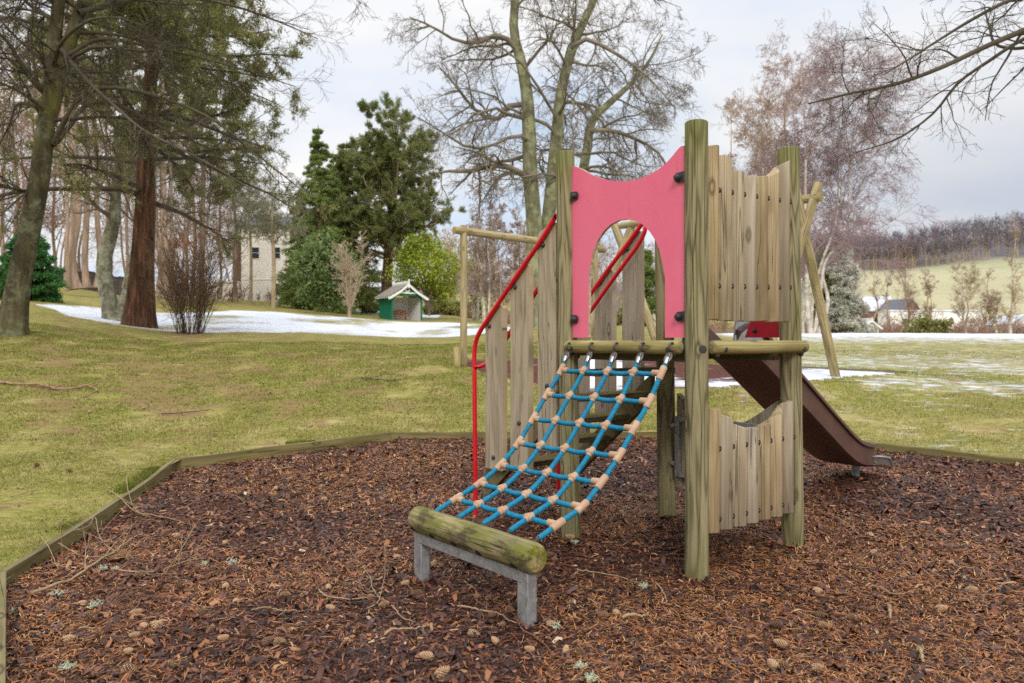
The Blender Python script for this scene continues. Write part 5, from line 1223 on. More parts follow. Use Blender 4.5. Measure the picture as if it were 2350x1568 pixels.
def window(s_, parent, x, y, z, w, h, nrm=-1, glass='dkglass', frame='white'):
    s = S(); f = .07
    for (a,b,c,e) in ((x-w/2-f,x+w/2+f,z-h/2-f,z-h/2),(x-w/2-f,x+w/2+f,z+h/2,z+h/2+f),(x-w/2-f,x-w/2,z-h/2,z+h/2),(x+w/2,x+w/2+f,z-h/2,z+h/2),(x-w/2,x+w/2,z-.02,z+.02)):
        local_box(s, a, b, y-.05, y+.02, c, e)
    o = s.build('window', M[frame], parent, (0,0,0)); s = S(); local_box(s, x-w/2, x+w/2, y-.015, y+.01, z-h/2, z+h/2); s.build('pane', M[glass], o, (0,0,0)); return o
def gable_roof(s, x0, x1, y0, y1, e, rg, along='x', ov=.3, th=.15):
    if along == 'x':
        ym = (y0+y1)/2
        for yy, sg in ((y0-ov,1),(y1+ov,-1)): s.prism([(x0-ov,yy,e-.1),(x1+ov,yy,e-.1),(x1+ov,ym,rg),(x0-ov,ym,rg)], (0,0,1), th)
    else:
        xm = (x0+x1)/2
        for xx in (x0-ov, x1+ov): s.prism([(xx,y0-ov,e-.1),(xm,y0-ov,rg),(xm,y1+ov,rg),(xx,y1+ov,e-.1)], (0,0,1), th)
def white_house():
    d = 80; b = P3(622, 690, d); t = thing('white_house', b, 'tall cream rendered house with brown clad wing among the trees', 'house')
    s = S(); local_box(s, -3.25, 3.4, 0, 8, -1, 8.2); local_box(s, -3.28, 3.43, -.05, -.002, 2.25, 2.36); s.build('wall', M['render'], t, (0,0,0))
    s = S(); gable_roof(s, -3.25, 3.4, 0, 8, 8.2, 9.7, 'x'); local_box(s, 2, 2.8, 3, 4, 9, 10.8); s.build('roof', M['slate'], t, (0,0,0))
    window(0, t, .55, -.005, 1.35, .75, 1.0); window(0, t, .6, -.005, 5.2, .8, 1.2); window(0, t, -1.7, -.005, 5.2, .8, 1.2); None
    s = S(); local_box(s, -4.6, -3.26, 1, 7, -1, 6.6); w = s.build('wing', M['clad'], t, (0,0,0))
    s = S(); local_box(s, -6.2, -3.3, -.6, .95, -1, 1.9); local_box(s, -6.3, -3.28, -.7, .97, 1.905, 2.05); s.build('porch', M['render'], t, (0,0,0))
    s = S(); local_box(s, -4.05, -3.4, -.64, -.605, -.2, 1.35); s.build('door', M['bluedoor'], t, (0,0,0)); window(0, t, -5.4, -.605, .6, .5, 1.0)
white_house()
def far_house(px, d, w, dep, e, rg, wall, roof, label, along='x', wins=(), rz=0, name='far_house', cat='house'):
    b = ground_at(px, d); b[2] -= .2; t = thing(name, b, label, cat, None, rz)
    s = S(); local_box(s, -w/2, w/2, 0, dep, -1, e)
    if along == 'x':
        for x in (-w/2+.002, w/2-.202): s.prism([(x,.01,e),(x,dep-.01,e),(x,dep/2,rg-.05)], (1,0,0), .2)
    else:
        for y in (.002, dep-.202): s.prism([(-w/2+.01,y,e),(0,y,rg-.05),(w/2-.01,y,e)], (0,1,0), .2)
    s.build('wall', M[wall], t, (0,0,0)); s = S(); gable_roof(s, -w/2, w/2, 0, dep, e, rg, along); s.build('roof', M[roof], t, (0,0,0))
    for (x, z, ww, hh) in wins: window(0, t, x, -.005, z, ww, hh)
    return t
far_house(2024, 235, 9, 8, 5.8, 10.6, 'brickred', 'snowroof', 'house with a pale snowy roof left of the brown gabled house', 'x', [(-2,3,1,1.2),(2,3,1,1.2)])
far_house(2092, 228, 10.5, 8, 5.5, 9.6, 'brickred', 'slate', 'brown gabled house with a slate roof below the hill field', 'y', [(-2,3,1,1.2),(2,3,1,1.2)], .55)
far_house(2150, 205, 26, 7, 6.4, 6.7, 'whitewall', 'snowroof', 'long low white building behind the trees on the far lawn', 'x', [(-9,3.6,1.2,1.2),(-3,3.6,1.2,1.2),(4,3.6,1.2,1.2),(10,3.6,1.2,1.2)], 0, 'long_building', 'building')
far_house(2352, 112, 3.9, 6, 2.7, 4.1, 'white', 'snowroof', 'small white cottage at the right edge of the lawn', 'y', [(-1.1,1.7,.5,1.1),(.6,1.7,.5,1.1)], 0, 'white_cottage')
far_house(1405, 130, 14, 7, 4.5, 6.5, 'whitewall', 'slate', 'pale house far behind the lawn seen under the swing beam', 'x', [(-4,2.4,1,1.1),(0,2.4,1,1.1),(4,2.4,1,1.1)])
def stone_wall():
    a = ground_at(105, 64); b = ground_at(300, 66); c = (a+b)/2; d = (b-a)/np.linalg.norm(b-a); s = S(); nx = np.array([-d[1], d[0], 0]); n = 14
    for i in range(n):
        p = a+(b-a)*(i+.5)/n; h = 1.55+.08*math.sin(i*2.1); s.box(p+EZ*(h/2-.2), (b-a)/n/2*.999, nx*.25, EZ*(h/2+.2), 0, 0); s.box(p+EZ*(h+.065), (b-a)/n/2*.98, nx*.31, EZ*.06, 0, 0)
    o = s.build('stone_wall', M['stonewall'], None, c, .03); tag(o, 'low dark stone wall behind the pine trunks on the left', 'wall')
stone_wall()
for i, (x, y, dd, w_, h_) in enumerate([(1500,772,57,.5,1.1)]):
    b = ground_at(x, dd); s = S(); s.prism([b+np.array([u,0,z]) for u, z in ((-w_/2,-.1),(w_/2,-.1),(w_/2,h_*.8),(0,h_),(-w_/2,h_*.8))], (0,1,0), .15); o = s.build('standing_stone', M['sandstone'], None, b, .02); tag(o, 'small pale standing stone on the grass seen through the arch', 'stone')
def undergrowth():
    r = np.random.default_rng(66); parts4 = []; C = []
    for (p0, p1, d0, d1, n, h) in ((1780,2500,96,140,520,2.6),(980,1760,84,108,420,1.7),(60,620,66,100,150,1.3)):
        px = r.uniform(p0, p1, n); d = r.uniform(d0, d1, n); x = (px-CX)*d/FP; z = tz(x, d); b = np.stack([x, d, z], 1)
        k = 6; dv = np.stack([r.normal(size=n)*.35, r.normal(size=n)*.35, np.ones(n)], 1); L = h*r.uniform(.5,1.3,(n,1)); pts=[b]; p=b
        for q in range(k-1): dv = dv+r.normal(size=(n,3))*.12; dv /= np.linalg.norm(dv,axis=1,keepdims=True); p = p+dv*L/(k-1); pts.append(p)
        P = np.stack(pts,1); R = np.linspace(.05,.02,k)[None]*np.ones((n,1)); a, ar = grow(P, R, 12, r, .1, 1, h*.5, .4, .3, (25,65), 5, .03, .15, .6, rmin=.018); c, cr = grow(a, ar, 4, r, .2, 1, h*.22, .4, .3, (25,60), 4, .02, .15, .6, rmin=.016)
        parts4 += [tubes(P,R,4), tubes(a,ar,3), tubes(c,cr,3)]
    V, F = merge(parts4); o = link('undergrowth', np_mesh('undergrowth', V, F, [M['twig_rust']])); tag(o, 'brown leafless undergrowth and hedging along the far edges of the lawn', 'undergrowth', kind='stuff')
undergrowth()

# ------------------------------------------------------------------ ground litter
def litter():
    r = np.random.default_rng(100)
    def sites(n, p=1.25, dm=3.2, seed=0):
        x = r.uniform(-3.6, 7.4, n); y = r.uniform(1.2, 8.3, n); d = np.hypot(x, y); k = poly_inside(x, y)&(r.random(n) < np.minimum(1, (dm/d)**p))
        px = CX+FP*x/y; k &= (px > -350)&(px < 2750); return x[k], y[k]
    # chips
    x, y = sites(270000); n = len(x); d = np.hypot(x, y); z = bark_h(x, y)
    big = r.random(n); L = (.013+.042*big**2.0)*r.uniform(.7,1.3,n)*np.clip(d/3.6,1,2)**.5; Wd = L*r.uniform(.10,.40,n); az = r.uniform(0, 2*np.pi, n)
    u = np.stack([np.cos(az), np.sin(az), r.normal(size=n)*.20], 1); v = np.stack([-np.sin(az), np.cos(az), r.normal(size=n)*.42], 1); c = np.stack([x, y, z+r.uniform(-.002,.016,n)], 1); bend = (r.normal(size=n)*.22)[:,None]*L[:,None]*EZ
    sk = r.uniform(-.4,.4,(n,1)); e = lambda a, b: c+u*(L*a)[:,None]+v*(Wd*b)[:,None]
    j = lambda: r.uniform(.55,1.15,n)
    V = np.stack([e(-.5*j(), -.5*j()), e(-.5*j(), .5*j()), e(0*j(), -.62*j())+bend, e(0*j(), .62*j())+bend, e(.5*j(), -.4*j()), e(.5*j(), .45*j())], 1).reshape(-1,3)
    b = np.arange(n)[:,None]*6; F = np.concatenate([b+np.array([[0,2,3,1]]), b+np.array([[2,4,5,3]])])
    o = link('bark_chips', np_mesh('bark_chips', V, [F], [M['chip']])); tag(o, 'wet dark brown bark chips covering the play area', 'bark chips', kind='stuff')
    # long shreds
    x, y = sites(52000, 1.1); n = len(x); d = np.hypot(x, y); z = bark_h(x, y)+r.uniform(.003,.018,n); L = r.uniform(.035,.085,n); az = r.uniform(0, 2*np.pi, n); w = r.uniform(.0012,.0030,n)*np.clip(d/3,1,2); u = np.stack([np.cos(az), np.sin(az), r.normal(size=n)*.13], 1); s = np.stack([-np.sin(az), np.cos(az), r.normal(size=n)*.3], 1); c = np.stack([x,y,z],1); cv = (r.normal(size=n)*.10*L)[:,None]*s
    V = np.stack([c-u*(L*.5)[:,None], c-u*(L*.2)[:,None]+cv*.7-s*w[:,None], c-u*(L*.2)[:,None]+cv*.7+s*w[:,None], c+u*(L*.2)[:,None]+cv*.7-s*w[:,None]+EZ*.003, c+u*(L*.2)[:,None]+cv*.7+s*w[:,None]+EZ*.003, c+u*(L*.5)[:,None]], 1).reshape(-1,3); b = np.arange(n)[:,None]*6
    o = link('bark_shreds', np_mesh('bark_shreds', V, [b+np.array([[1,3,4,2]]), np.concatenate([b+np.array([[0,1,2]]), b+np.array([[3,5,4]])])], [M['shred']])); tag(o, 'stringy red brown bark shreds matted over the chips', 'bark shreds', kind='stuff')
    # needles
    x, y = sites(270000, 1.1); f = fb3(x*1.3, y*1.3); k = f > -.75+1.3*r.random(len(x)); x, y = x[k], y[k]; n = len(x); d = np.hypot(x, y); z = bark_h(x, y)+r.uniform(.004,.016,n)
    L = r.uniform(.02,.055,n); az = r.uniform(0, 2*np.pi, n); w = .0009*np.clip(d/2.6,1,3); u = np.stack([np.cos(az), np.sin(az), r.normal(size=n)*.16], 1); s = np.stack([-np.sin(az), np.cos(az), np.zeros(n)], 1); c = np.stack([x,y,z],1); cv = (r.normal(size=n)*.12*L)[:,None]*s
    V = np.stack([c-u*(L*.5)[:,None]-s*w[:,None], c-u*(L*.5)[:,None]+s*w[:,None], c+cv-s*w[:,None]+EZ*.002, c+cv+s*w[:,None]+EZ*.002, c+u*(L*.5)[:,None]-s*w[:,None]*.6, c+u*(L*.5)[:,None]+s*w[:,None]*.6], 1).reshape(-1,3)
    b = np.arange(n)[:,None]*6; F = np.concatenate([b+np.array([[0,2,3,1]]), b+np.array([[2,4,5,3]])])
    o = link('pine_needles', np_mesh('pine_needles', V, [F], [M['fallen']])); tag(o, 'orange brown fallen pine needles strewn over the bark', 'pine needles', kind='stuff')
    # grass blades
    n = 760000; px = r.uniform(-350, 2700, n); d = 2.3+16.5*r.random(n)**1.35; x = (px-CX)*d/FP; y = d
    k = ~poly_inside(x, y)&~poly_inside(x, y, PIT)&(snow_amount(x, y) < .35+.2*r.random(n))
    # keep clear of the boards
    ang = np.arctan2(y-PC[1], x-PC[0]); rad = np.hypot(x-PC[0], y-PC[1])-poly_radius(ang); k &= rad > .045
    pat = fb1(x*1.7, y*1.7)+.6*fb3(x*4, y*4); k &= pat > -1.5+1.0*r.random(n)**2
    k &= ~((brown_amount(x, y) > .46)&(r.random(n) < .6)); x, y, d, pat, rad = x[k], y[k], d[k], pat[k], rad[k]; n = len(x); z = lawn_h(x, y)-.004
    h = r.uniform(.010,.028,n)*(1+.15*np.clip(pat,-1,1))*np.clip(d/5,1,2.2)**.6*(1+.8*np.exp(-rad/.08)); w = .0012*np.clip(d/3,1,5); az = r.uniform(0,2*np.pi,n); ln = r.uniform(.3,1.6,n)
    s = np.stack([np.cos(az), np.sin(az), np.zeros(n)], 1); q = np.stack([-np.sin(az), np.cos(az), np.zeros(n)], 1); c = np.stack([x,y,z],1)
    V = np.stack([c-s*w[:,None], c+s*w[:,None], c+EZ*h[:,None]+q*(h*ln)[:,None]], 1).reshape(-1,3)
    o = link('grass', np_mesh('grass', V, [np.arange(n*3).reshape(-1,3)], [M['grass']])); tag(o, 'short mossy yellow green lawn grass', 'grass', kind='stuff')
litter()
def lawn_litter():
    r = np.random.default_rng(140); n = 5200; px = r.uniform(-300, 2700, n); d = 2.6+13*r.random(n)**1.2; x = (px-CX)*d/FP; y = d
    k = ~poly_inside(x, y)&~poly_inside(x, y, PIT)&(snow_amount(x, y) < .4)&(r.random(n) < np.where(px < 1100, 1, .45)); x, y = x[k], y[k]; n = len(x); z = lawn_h(x, y)+.008
    L = r.uniform(.008,.032,n)*np.clip(y/6,1,1.7); Wd = L*r.uniform(.3,.7,n); az = r.uniform(0,6.28,n); u = np.stack([np.cos(az), np.sin(az), r.normal(size=n)*.3],1); v = np.stack([-np.sin(az), np.cos(az), r.normal(size=n)*.3],1); c = np.stack([x,y,z],1)
    V = np.stack([c-u*L[:,None]*.5, c-v*Wd[:,None]*.5+EZ*.004, c+u*L[:,None]*.5, c+v*Wd[:,None]*.5], 1).reshape(-1,3); b = np.arange(n)[:,None]*4; F = np.concatenate([b+np.array([[0,1,2]]), b+np.array([[0,2,3]])])
    o = link('leaf_litter', np_mesh('leaf_litter', V, [F], [M['chip']])); tag(o, 'scattered brown leaf and bark fragments on the lawn', 'leaf litter', kind='stuff')
lawn_litter()
def moss():
    r = np.random.default_rng(150); n = 26000; C = []; a = POLY[0]; b = POLY[1]; nrm = np.array([-(b-a)[1], (b-a)[0]]); nrm /= np.linalg.norm(nrm)
    f = r.uniform(.42,1,n); o = np.abs(r.normal(size=n))*.07+.05; x = a[0]+(b-a)[0]*f+nrm[0]*o; y = a[1]+(b-a)[1]*f+nrm[1]*o
    f2 = r.uniform(.3,.9,n//3); a2 = POLY[9]; e = POLY[0]-a2; n2 = np.array([-e[1], e[0]]); n2 /= np.linalg.norm(n2); o2 = np.abs(r.normal(size=n//3))*.05+.05; x = np.append(x, a2[0]+e[0]*f2+n2[0]*o2); y = np.append(y, a2[1]+e[1]*f2+n2[1]*o2)
    k = fb3(x*2.2, y*2.2) > -.3; k &= ~poly_inside(x, y); x, y = x[k], y[k]; n = len(x); z = lawn_h(x, y)-.004; h = r.uniform(.012,.034,n)*(1+.5*np.clip(fb3(x*3,y*3),-1,1)); az = r.uniform(0,6.28,n); s = np.stack([np.cos(az), np.sin(az), np.zeros(n)],1); q = np.stack([-np.sin(az), np.cos(az), np.zeros(n)],1); c = np.stack([x,y,z],1)
    V = np.stack([c-s*.003, c+s*.003, c+EZ*h[:,None]+q*(h*.5)[:,None]],1).reshape(-1,3); o = link('moss', np_mesh('moss', V, [np.arange(n*3).reshape(-1,3)], [M['moss']])); tag(o, 'cushions of bright green moss along the edging boards', 'moss', kind='stuff')
moss()
def cone_mesh(seed, open_=1.0, mats=None):
    r = np.random.default_rng(seed); s = S(); L = .052; n = 78; prof = lambda t: .0175*math.sin(math.pi*(.12+.86*t**.85))**.8*(1.05-.25*t)
    s.lathe((0,0,0), (0,0,L), [(L*q/8, prof(q/8)*.72) for q in range(9)], 10, 1)
    for i in range(n):
        t = (i+.5)/n; a = i*2.39996; rd = prof(t); z = L*t; o = np.array([math.cos(a), math.sin(a), 0]); tg = np.array([-math.sin(a), math.cos(a), 0]); w = .0062*(.5+.7*math.sin(math.pi*(.15+.7*t))); l = .0085*open_; tip = o*(rd+.0045*open_)+EZ*(z+.004+l*.25); bs = o*rd*.6+EZ*(z-.002)
        V = [bs-tg*w*.5, bs+tg*w*.5, tip+tg*w, tip+o*.002+EZ*.0022, tip-tg*w, tip-EZ*.0035+o*.0005]
        s.add(V, [(0,1,2,5),(0,5,4),(2,3,5),(3,4,5),(1,0,4,3,2)], V, 0)
    me = bpy.data.meshes.new('pine_cone'); me.from_pydata(s.v, [], s.f)
    for m in mats: me.materials.append(m)
    me.polygons.foreach_set('material_index', s.m); me.update(); return me
def cones():
    c6 = [(1285,675),(1515,720),(1635,655),(1725,550),(1540,515),(1640,550),(640,815),(1030,675),(770,890),(815,895),(1050,930),(915,1045),(745,1140),(840,1130),(640,1260),(675,1325),(720,1315),(635,1365),(940,1255),(985,1330),(1050,1375),(1145,1360),(1330,1330),(1295,1395),(1335,1180),(1545,1240),(1530,1140),(1790,1215),(1820,1115),(380,1215),(410,1270),(310,1385),(795,1495),(595,1530),(605,1440),(645,1085),(1100,1205),(230,1045),(865,830),(1050,1140),(1240,1405)]
    c7 = [(480,705),(640,660),(285,940),(440,775),(330,780),(525,865),(610,915),(960,885),(1040,895),(1085,790),(1190,985),(1230,970),(1065,1020),(1140,1095),(1490,1080),(1870,1020),(1985,1010),(920,1155),(1095,1225),(1610,1295),(1710,1295),(600,1335),(690,1480),(1475,585),(1520,605),(1650,450),(180,345),(940,600),(935,640),(1355,1280),(35,50),(2150,140)]
    c8 = [(575,595),(550,865),(985,925),(240,1080),(255,1215),(435,1225),(50,1385),(50,1505),(5,1500),(235,1510),(1055,1010),(1110,1070),(25,1275),(270,1270),(35,815),(920,1180)]
    P = [(x*.4925, 795.6+y*.4925) for x, y in c6]+[(795.6+x*.3125, 1101.6+y*.3125) for x, y in c7]+[(1774.8+x*.4145, 918+y*.4145) for x, y in c8]
    pg = [(85,1073),(714,980),(160,1085),(560,940),(620,905),(330,940),(205,950)]
    ms = [cone_mesh(1, 1.0, [M['cone'], M['conedark']]), cone_mesh(2, 1.35, [M['cone'], M['conedark']]), cone_mesh(3, 1.2, [M['cone2'], M['conedark']])]
    r = random.Random(9)
    for i, (px, py) in enumerate(P+pg):
        on = i >= len(P); f = lawn_h if on else bark_h; c = ground_hit(px, py, f); o = bpy.data.objects.new('pine_cone', ms[r.choice([0,0,1,1,2])]); COL.objects.link(o)
        k = r.uniform(.68,.98); o.scale = (k*.9,k*.9,k*1.12); th = r.uniform(0,6.28); tilt = math.radians(r.uniform(70,100)); o.rotation_euler = (0, tilt, th)
        o.location = (c[0]-math.cos(th)*.024*k, c[1]-math.sin(th)*.024*k, c[2]+.017*k+(.002 if on else .003))
        if on: tag(o, 'pale brown pine cone lying on the grass outside the boards', 'pine cone', 'pine cones on the grass')
        else: tag(o, 'tan pine cone lying among the bark chips', 'pine cone', 'pine cones on the bark')
cones()
def twigs():
    A6 = lambda L: [(x*.4925, 795.6+y*.4925) for x, y in L]; A7 = lambda L: [(795.6+x*.3125, 1101.6+y*.3125) for x, y in L]; A8 = lambda L: [(1774.8+x*.4145, 918+y*.4145) for x, y in L]
    T = [(A6([(150,1172),(240,1160),(330,1105),(410,1060),(480,1012),(545,965),(600,930),(665,890)]), .007, 'stick', 'long pale branch lying across the bark in the near left', 1),
     (A6([(510,735),(560,768),(620,775),(700,800),(780,812),(850,832)]), .004, 'stick', 'thin twig leaning off the left edging board onto the bark', 1),
     (A6([(485,500),(515,545),(545,585),(570,650)]), .0035, 'stick', 'pale crooked twig sticking up by the left edging board', 0),
     (A6([(590,660),(592,705),(600,740),(650,790),(700,806)]), .003, 'stick', 'bent twig hanging over the left edging board', 0),
     (A6([(545,900),(490,925),(440,880),(390,935),(330,950)]), .003, 'stick', 'tangled thin twig at the foot of the left edging board', 1),
     (A6([(0,812),(60,825),(130,842)]), .003, 'stick', 'straight thin twig on the grass at the left edge', 0),
     (A6([(465,640),(540,655),(600,645),(650,672),(700,715)]), .003, 'stickred', 'arched brown twig lying over the left edging board', 0),
     (A6([(290,880),(284,940),(292,1015)]), .003, 'stickred', 'short twig propped upright on the left edging board', 0),
     (A6([(190,972),(225,1010),(272,1052)]), .003, 'stick', 'short pale twig below the cone on the left edging board', 0),
     (A6([(270,992),(360,985),(450,1000),(540,990)]), .0035, 'stick', 'grey twig parallel to the long pale branch', 1),
     (A6([(520,1060),(640,1078),(720,1060),(800,1040),(880,1015),(950,1005)]), .0035, 'stick', 'lichen spotted twig right of the long pale branch', 1),
     (A6([(1485,1152),(1530,1180),(1580,1192),(1640,1196),(1700,1192),(1745,1178)]), .0035, 'stick', 'curved twig on the bark left of the foot rail', 0),
     (A6([(1110,712),(1160,748),(1205,772)]), .003, 'stick', 'short pale twig on the bark near the left edging', 0),
     (A6([(440,1195),(600,1175),(760,1200),(900,1190)]), .003, 'stickdark', 'dark thin twig among the cones in the near left', 0),
     (A6([(1170,1255),(1230,1238),(1310,1245),(1385,1248)]), .003, 'stick', 'greenish twig left of the two cones near the foot rail', 0),
     (A6([(1275,582),(1320,580),(1365,573)]), .006, 'stick', 'flat splinter of pale wood at the back left of the bark', 0),
     (A7([(815,962),(900,978),(1010,995),(1130,1035),(1190,1075),(1250,1110)]), .0045, 'stick', 'pale twig lying by the near leg of the foot rail', 0),
     (A7([(1500,830),(1470,900),(1400,1000),(1330,1062),(1280,1092)]), .003, 'stickred', 'red brown shoot rising beside the near leg of the foot rail', 0),
     (A7([(1310,920),(1285,1010),(1266,1110),(1290,1150),(1350,1182),(1440,1250),(1530,1332)]), .004, 'stickred', 'long red brown stick running from the foot rail leg to the bottom', 1),
     (A7([(330,950),(360,1000),(410,1040),(500,1078)]), .0035, 'stick', 'curved pale twig below the far leg of the foot rail', 0),
     (A7([(150,975),(200,945),(240,915),(225,870),(190,820),(175,740)]), .0035, 'stick', 'tangled twig left of the foot rail', 1),
     (A7([(270,1170),(360,1145),(450,1130),(530,1122),(610,1110)]), .005, 'stick', 'lichen crusted stick in the front middle of the bark', 0),
     (A7([(1690,685),(1800,700),(1950,722),(2080,760),(2220,802)]), .0035, 'stick', 'long thin twig on the bark in front of the tall front post', 0),
     (A7([(1170,1285),(1290,1315),(1360,1345),(1440,1390)]), .0035, 'stickdark', 'dark twig near the bottom middle of the picture', 0),
     (A7([(2275,785),(2310,840),(2352,905)]), .0045, 'stick', 'short pale twig right of the tall front post', 0),
     (A7([(2030,1055),(2100,1045),(2180,1035),(2225,1030)]), .007, 'stick', 'thick short stick in front of the plank panel', 0),
     (A8([(60,1055),(190,1090),(330,1130),(430,1165),(500,1185),(625,1205)]), .0045, 'stickdark', 'long dark stick across the bark at the lower right', 0),
     (A8([(325,662),(370,685),(410,705),(450,740),(495,775)]), .0035, 'stick', 'thin twig on the bark right of the plank panel', 0),
     (A8([(540,1060),(600,1082),(650,1100),(720,1110)]), .0035, 'stick', 'pale twig right of the long dark stick', 0),
     (A8([(585,505),(615,530),(655,568)]), .003, 'stick', 'short twig on the bark near the slide leg', 0),
     (A8([(0,948),(40,942),(92,933)]), .006, 'stickred', 'stubby brown stick between the front post and the long dark stick', 0),
     (A8([(640,1172),(644,1205),(646,1242)]), .008, 'stick', 'stubby pale stick below the end of the long dark stick', 0),
     (A8([(800,1405),(815,1440),(832,1482)]), .009, 'stick', 'stubby pale stick near the bottom right', 0),
     (A8([(1000,1000),(1080,950),(1140,960),(1145,1000)]), .003, 'stick', 'hooked pale twig on the bark far right', 0)]
    G = [(A6([(0,172),(80,186),(160,188),(250,205),(310,210),(350,206),(395,190),(430,200),(455,218)]), .018, 'stickpink', 'thick reddish fallen branch lying on the lawn at the left', 1),
     (A6([(750,322),(830,318),(920,312),(1000,303)]), .008, 'stickdark', 'dark stick lying on the lawn in the middle left', 0),
     (A6([(545,280),(580,266),(650,268)]), .007, 'stick', 'pale stick lying on the lawn beyond the fallen branch', 0),
     (A6([(50,712),(120,698),(200,680)]), .005, 'stick', 'bent pale twig on the near left grass', 0),
     (A6([(1680,152),(1760,160),(1850,168)]), .010, 'stickdark', 'dark fallen branch on the lawn near the swing upright', 1),
     (A6([(20,560),(70,552),(110,525),(150,515)]), .004, 'stick', 'thin twig on the grass left of the bark corner', 0)]
    r = np.random.default_rng(55)
    for (pts, rad, mat, lab, br), f in [(t, bark_h) for t in T]+[(t, lawn_h) for t in G]:
        Q = np.array([ground_hit(x, y, f) for x, y in pts]); Q[:,2] += rad+.010+np.abs(r.normal(size=len(Q)))*.010
        if f is bark_h:
            ins = ~poly_inside(Q[:,0], Q[:,1]); Q[ins,2] += .09
            a = np.arctan2(Q[:,1]-PC[1], Q[:,0]-PC[0]); e = np.hypot(Q[:,0]-PC[0], Q[:,1]-PC[1])-poly_radius(a); Q[:,2] = np.maximum(Q[:,2], np.where(np.abs(e) < .09, tz(Q[:,0], Q[:,1])+.092, -9))
        P = smooth_path(Q, 26); P += r.normal(size=P.shape)*rad*.35; R = np.linspace(1.1,.55,26)*rad; parts = [tubes(P[None], R[None], 6)]
        if br:
            a, ar = grow(P[None], R[None], 6, r, .15, .95, .30 if f is bark_h else .7, .5, .3, (30,60), 6, -.01, .12, .6, rmin=.0016); a[:,:,2] = np.maximum(a[:,:,2], f(a[:,:,0], a[:,:,1])+.008); b, b_r = grow(a, ar, 2, r, .3, 1, .12, .5, .3, (30,60), 4, 0, .12, .6, rmin=.0014); parts += [tubes(a,ar,4), tubes(b,b_r,3)]
        base = Q.mean(0); V, F = merge(parts); o = link('fallen_twig', np_mesh('fallen_twig', V-base, F, [M[mat]], True), None, base); tag(o, lab, 'twig', 'twigs fallen on the bark' if f is bark_h else 'sticks fallen on the lawn')
    # lichen tufts
    L = A6([(1080,1015),(440,1220),(265,1168),(65,1250),(535,1045),(480,1045),(960,1022),(320,1505)])+A7([(1530,1095),(1712,1392),(1672,470),(1800,1475),(2180,800)])
    for i, (x, y) in enumerate(L):
        c = ground_hit(x, y, bark_h); n = 26; d = r.normal(size=(n,3)); d[:,2] = np.abs(d[:,2]); d /= np.linalg.norm(d,axis=1,keepdims=True); sz = r.uniform(.016,.026)
        p = c+EZ*.008+r.normal(size=(n,3))*np.array([1,1,.2])*sz*.5; P = np.stack([p+d*sz*q+r.normal(size=(n,3))*.0025 for q in np.linspace(0,1,4)],1); R = np.array([[.0022,.0028,.002,.0009]])*np.ones((n,1)); a, ar = grow(P, R, 3, r, .2, 1, sz*.5, .4, .2, (30,70), 3, 0, .2, .8, rmin=.001)
        V, F = merge([tubes(P,R,4), tubes(a,ar,3)]); o = link('lichen_tuft', np_mesh('lichen_tuft', V-c, F, [M['lichentuft']], True), None, c); tag(o, 'small pale grey green tuft of fallen lichen on the bark', 'lichen', 'lichen tufts on the bark')
twigs()

# ------------------------------------------------------------------ sky, sun, camera
w = bpy.data.worlds.new('World'); SC.world = w; w.use_nodes = True; nt = w.node_tree; N = nt.nodes; Lk = nt.links
bg = N['Background']; bg.inputs['Strength'].default_value = .1
SUN_EL, SUN_ROT = math.radians(36), math.radians(174)
sky = N.new('ShaderNodeTexSky'); sky.sky_type = 'NISHITA'; sky.sun_disc = False; sky.sun_elevation = SUN_EL; sky.sun_rotation = SUN_ROT; sky.air_density = 1.0; sky.dust_density = 1.5
tc = N.new('ShaderNodeTexCoord'); sep = N.new('ShaderNodeSeparateXYZ'); Lk.new(tc.outputs['Generated'], sep.inputs[0])
def wm(op, a, b=0, c=None):
    x = N.new('ShaderNodeMath'); x.operation = op
    for i, v in enumerate((a, b, c)):
        if v is None: continue
        if hasattr(v, 'is_output'): Lk.new(v, x.inputs[i])
        else: x.inputs[i].default_value = v
    return x.outputs[0]
zc = wm('ADD', wm('MAXIMUM', sep.outputs[2], 0), .22)
cmb = N.new('ShaderNodeCombineXYZ'); Lk.new(wm('DIVIDE', sep.outputs[0], zc), cmb.inputs[0]); Lk.new(wm('DIVIDE', sep.outputs[1], zc), cmb.inputs[1])
def wnoise(sc, det, ro, off):
    m = N.new('ShaderNodeMapping'); m.inputs['Location'].default_value = off; m.inputs['Scale'].default_value = (sc, sc*1.25, 1); Lk.new(cmb.outputs[0], m.inputs[0]); x = N.new('ShaderNodeTexNoise'); x.inputs['Scale'].default_value = 1; x.inputs['Detail'].default_value = det; x.inputs['Roughness'].default_value = ro; Lk.new(m.outputs[0], x.inputs['Vector']); return x.outputs['Fac']
def wramp(f, st):
    x = N.new('ShaderNodeValToRGB'); r = x.color_ramp
    while len(r.elements) < len(st): r.elements.new(.5)
    for e, (p, c) in zip(r.elements, st): e.position = p; e.color = tuple(c)+(1,) if len(c) == 3 else c
    Lk.new(f, x.inputs[0]); return x.outputs[0]
def wmix(f, a, b, bl='MIX'):
    x = N.new('ShaderNodeMix'); x.data_type = 'RGBA'; x.blend_type = bl
    for i, v in ((0,f),(6,a),(7,b)):
        if hasattr(v, 'is_output'): Lk.new(v, x.inputs[i])
        else: x.inputs[i].default_value = v
    return x.outputs[2]
def wstep(f, a, b):
    x = N.new('ShaderNodeMapRange'); x.interpolation_type = 'SMOOTHSTEP'; Lk.new(f, x.inputs[0]); x.inputs[1].default_value = a; x.inputs[2].default_value = b; return x.outputs[0]
n1 = wnoise(.9, 5, .5, (2.3,.4,0)); n2 = wnoise(.45, 3, .5, (7.1,3.2,0))
SK = 10.0
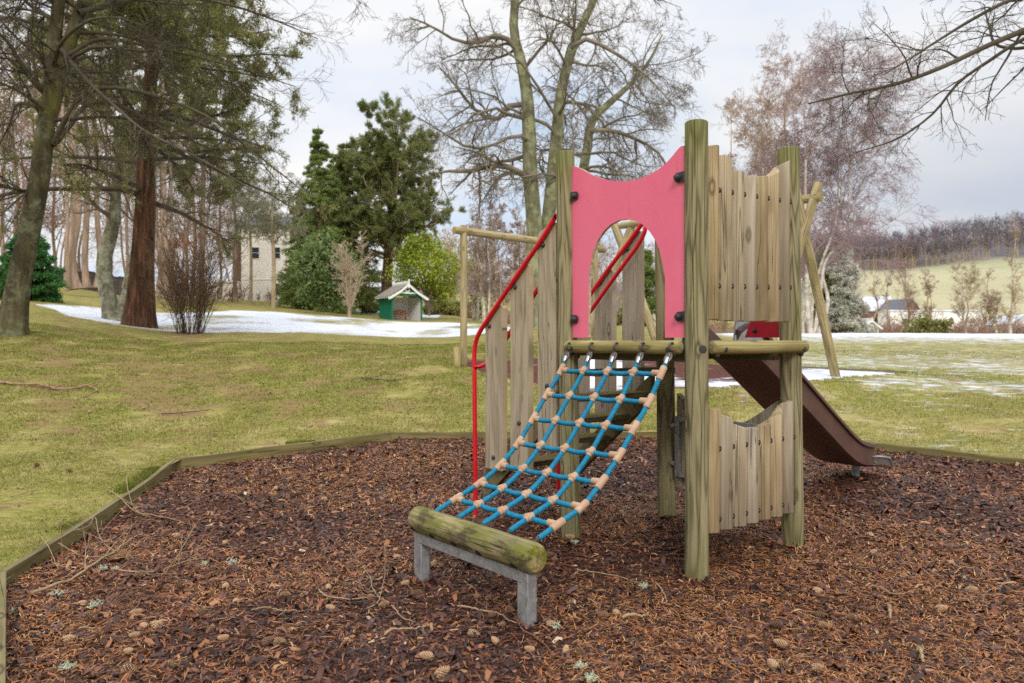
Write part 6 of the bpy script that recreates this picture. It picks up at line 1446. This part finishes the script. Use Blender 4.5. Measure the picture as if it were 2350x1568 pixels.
cloud = wramp(n1, [(.33, (.55,.65,.80)), (.46, (.73,.755,.80)), (.58, (.86,.845,.825))])
# heavier grey cloud bank low on the right
bank = wm('MULTIPLY', wstep(sep.outputs[0], .12, .55), wm('SUBTRACT', 1, wstep(wm('ADD', sep.outputs[2], wm('MULTIPLY', n2, .12)), .12, .50)))
cloud = wmix(wm('MULTIPLY', bank, .8), cloud, (.37,.42,.51,1))
low = wm('MULTIPLY', wm('SUBTRACT', 1, wstep(sep.outputs[2], .10, .17)), wstep(n1, .45, .6)); cloud = wmix(wm('MULTIPLY', low, .5), cloud, (.72,.73,.76,1))
vm = N.new('ShaderNodeVectorMath'); vm.operation = 'SCALE'; Lk.new(cloud, vm.inputs[0]); vm.inputs['Scale'].default_value = SK
gap = wm('MULTIPLY', wstep(n2, .50, .64), wm('SUBTRACT', 1, bank))
fin = wmix(wm('MULTIPLY', gap, .28), vm.outputs[0], sky.outputs[0])
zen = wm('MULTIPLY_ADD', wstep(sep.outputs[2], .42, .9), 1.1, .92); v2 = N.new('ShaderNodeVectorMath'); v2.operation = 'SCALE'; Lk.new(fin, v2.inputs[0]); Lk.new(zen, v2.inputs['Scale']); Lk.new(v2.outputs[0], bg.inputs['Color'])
sun = bpy.data.lights.new('sun', 'SUN'); sun.energy = 1.5; sun.angle = math.radians(18); sun.color = (1, .95, .88); so = bpy.data.objects.new('sun', sun); COL.objects.link(so)
sd = Vector((math.sin(SUN_ROT)*math.cos(SUN_EL), math.cos(SUN_ROT)*math.cos(SUN_EL), math.sin(SUN_EL))); so.rotation_euler = sd.to_track_quat('Z', 'Y').to_euler(); so.location = (0,0,30)
cam = bpy.data.cameras.new('camera'); co = bpy.data.objects.new('camera', cam); COL.objects.link(co); co.location = (0,0,H); co.rotation_euler = (math.radians(90), 0, 0)
cam.sensor_width = 36; cam.lens = 36*FP/2350; cam.shift_y = -2/2350; cam.clip_end = 3000; cam.clip_start = .05
cam.dof.use_dof = True; cam.dof.focus_distance = 4.3; cam.dof.aperture_fstop = 3.0
SC.camera = co
SC.view_settings.view_transform = 'Standard'; SC.view_settings.look = 'None'; SC.view_settings.exposure = .4; SC.view_settings.gamma = 1
SC.render.engine = 'CYCLES'; SC.cycles.use_denoising = False; SC.cycles.max_bounces = 5; SC.cycles.diffuse_bounces = 3; SC.cycles.glossy_bounces = 2; SC.cycles.transparent_max_bounces = 4
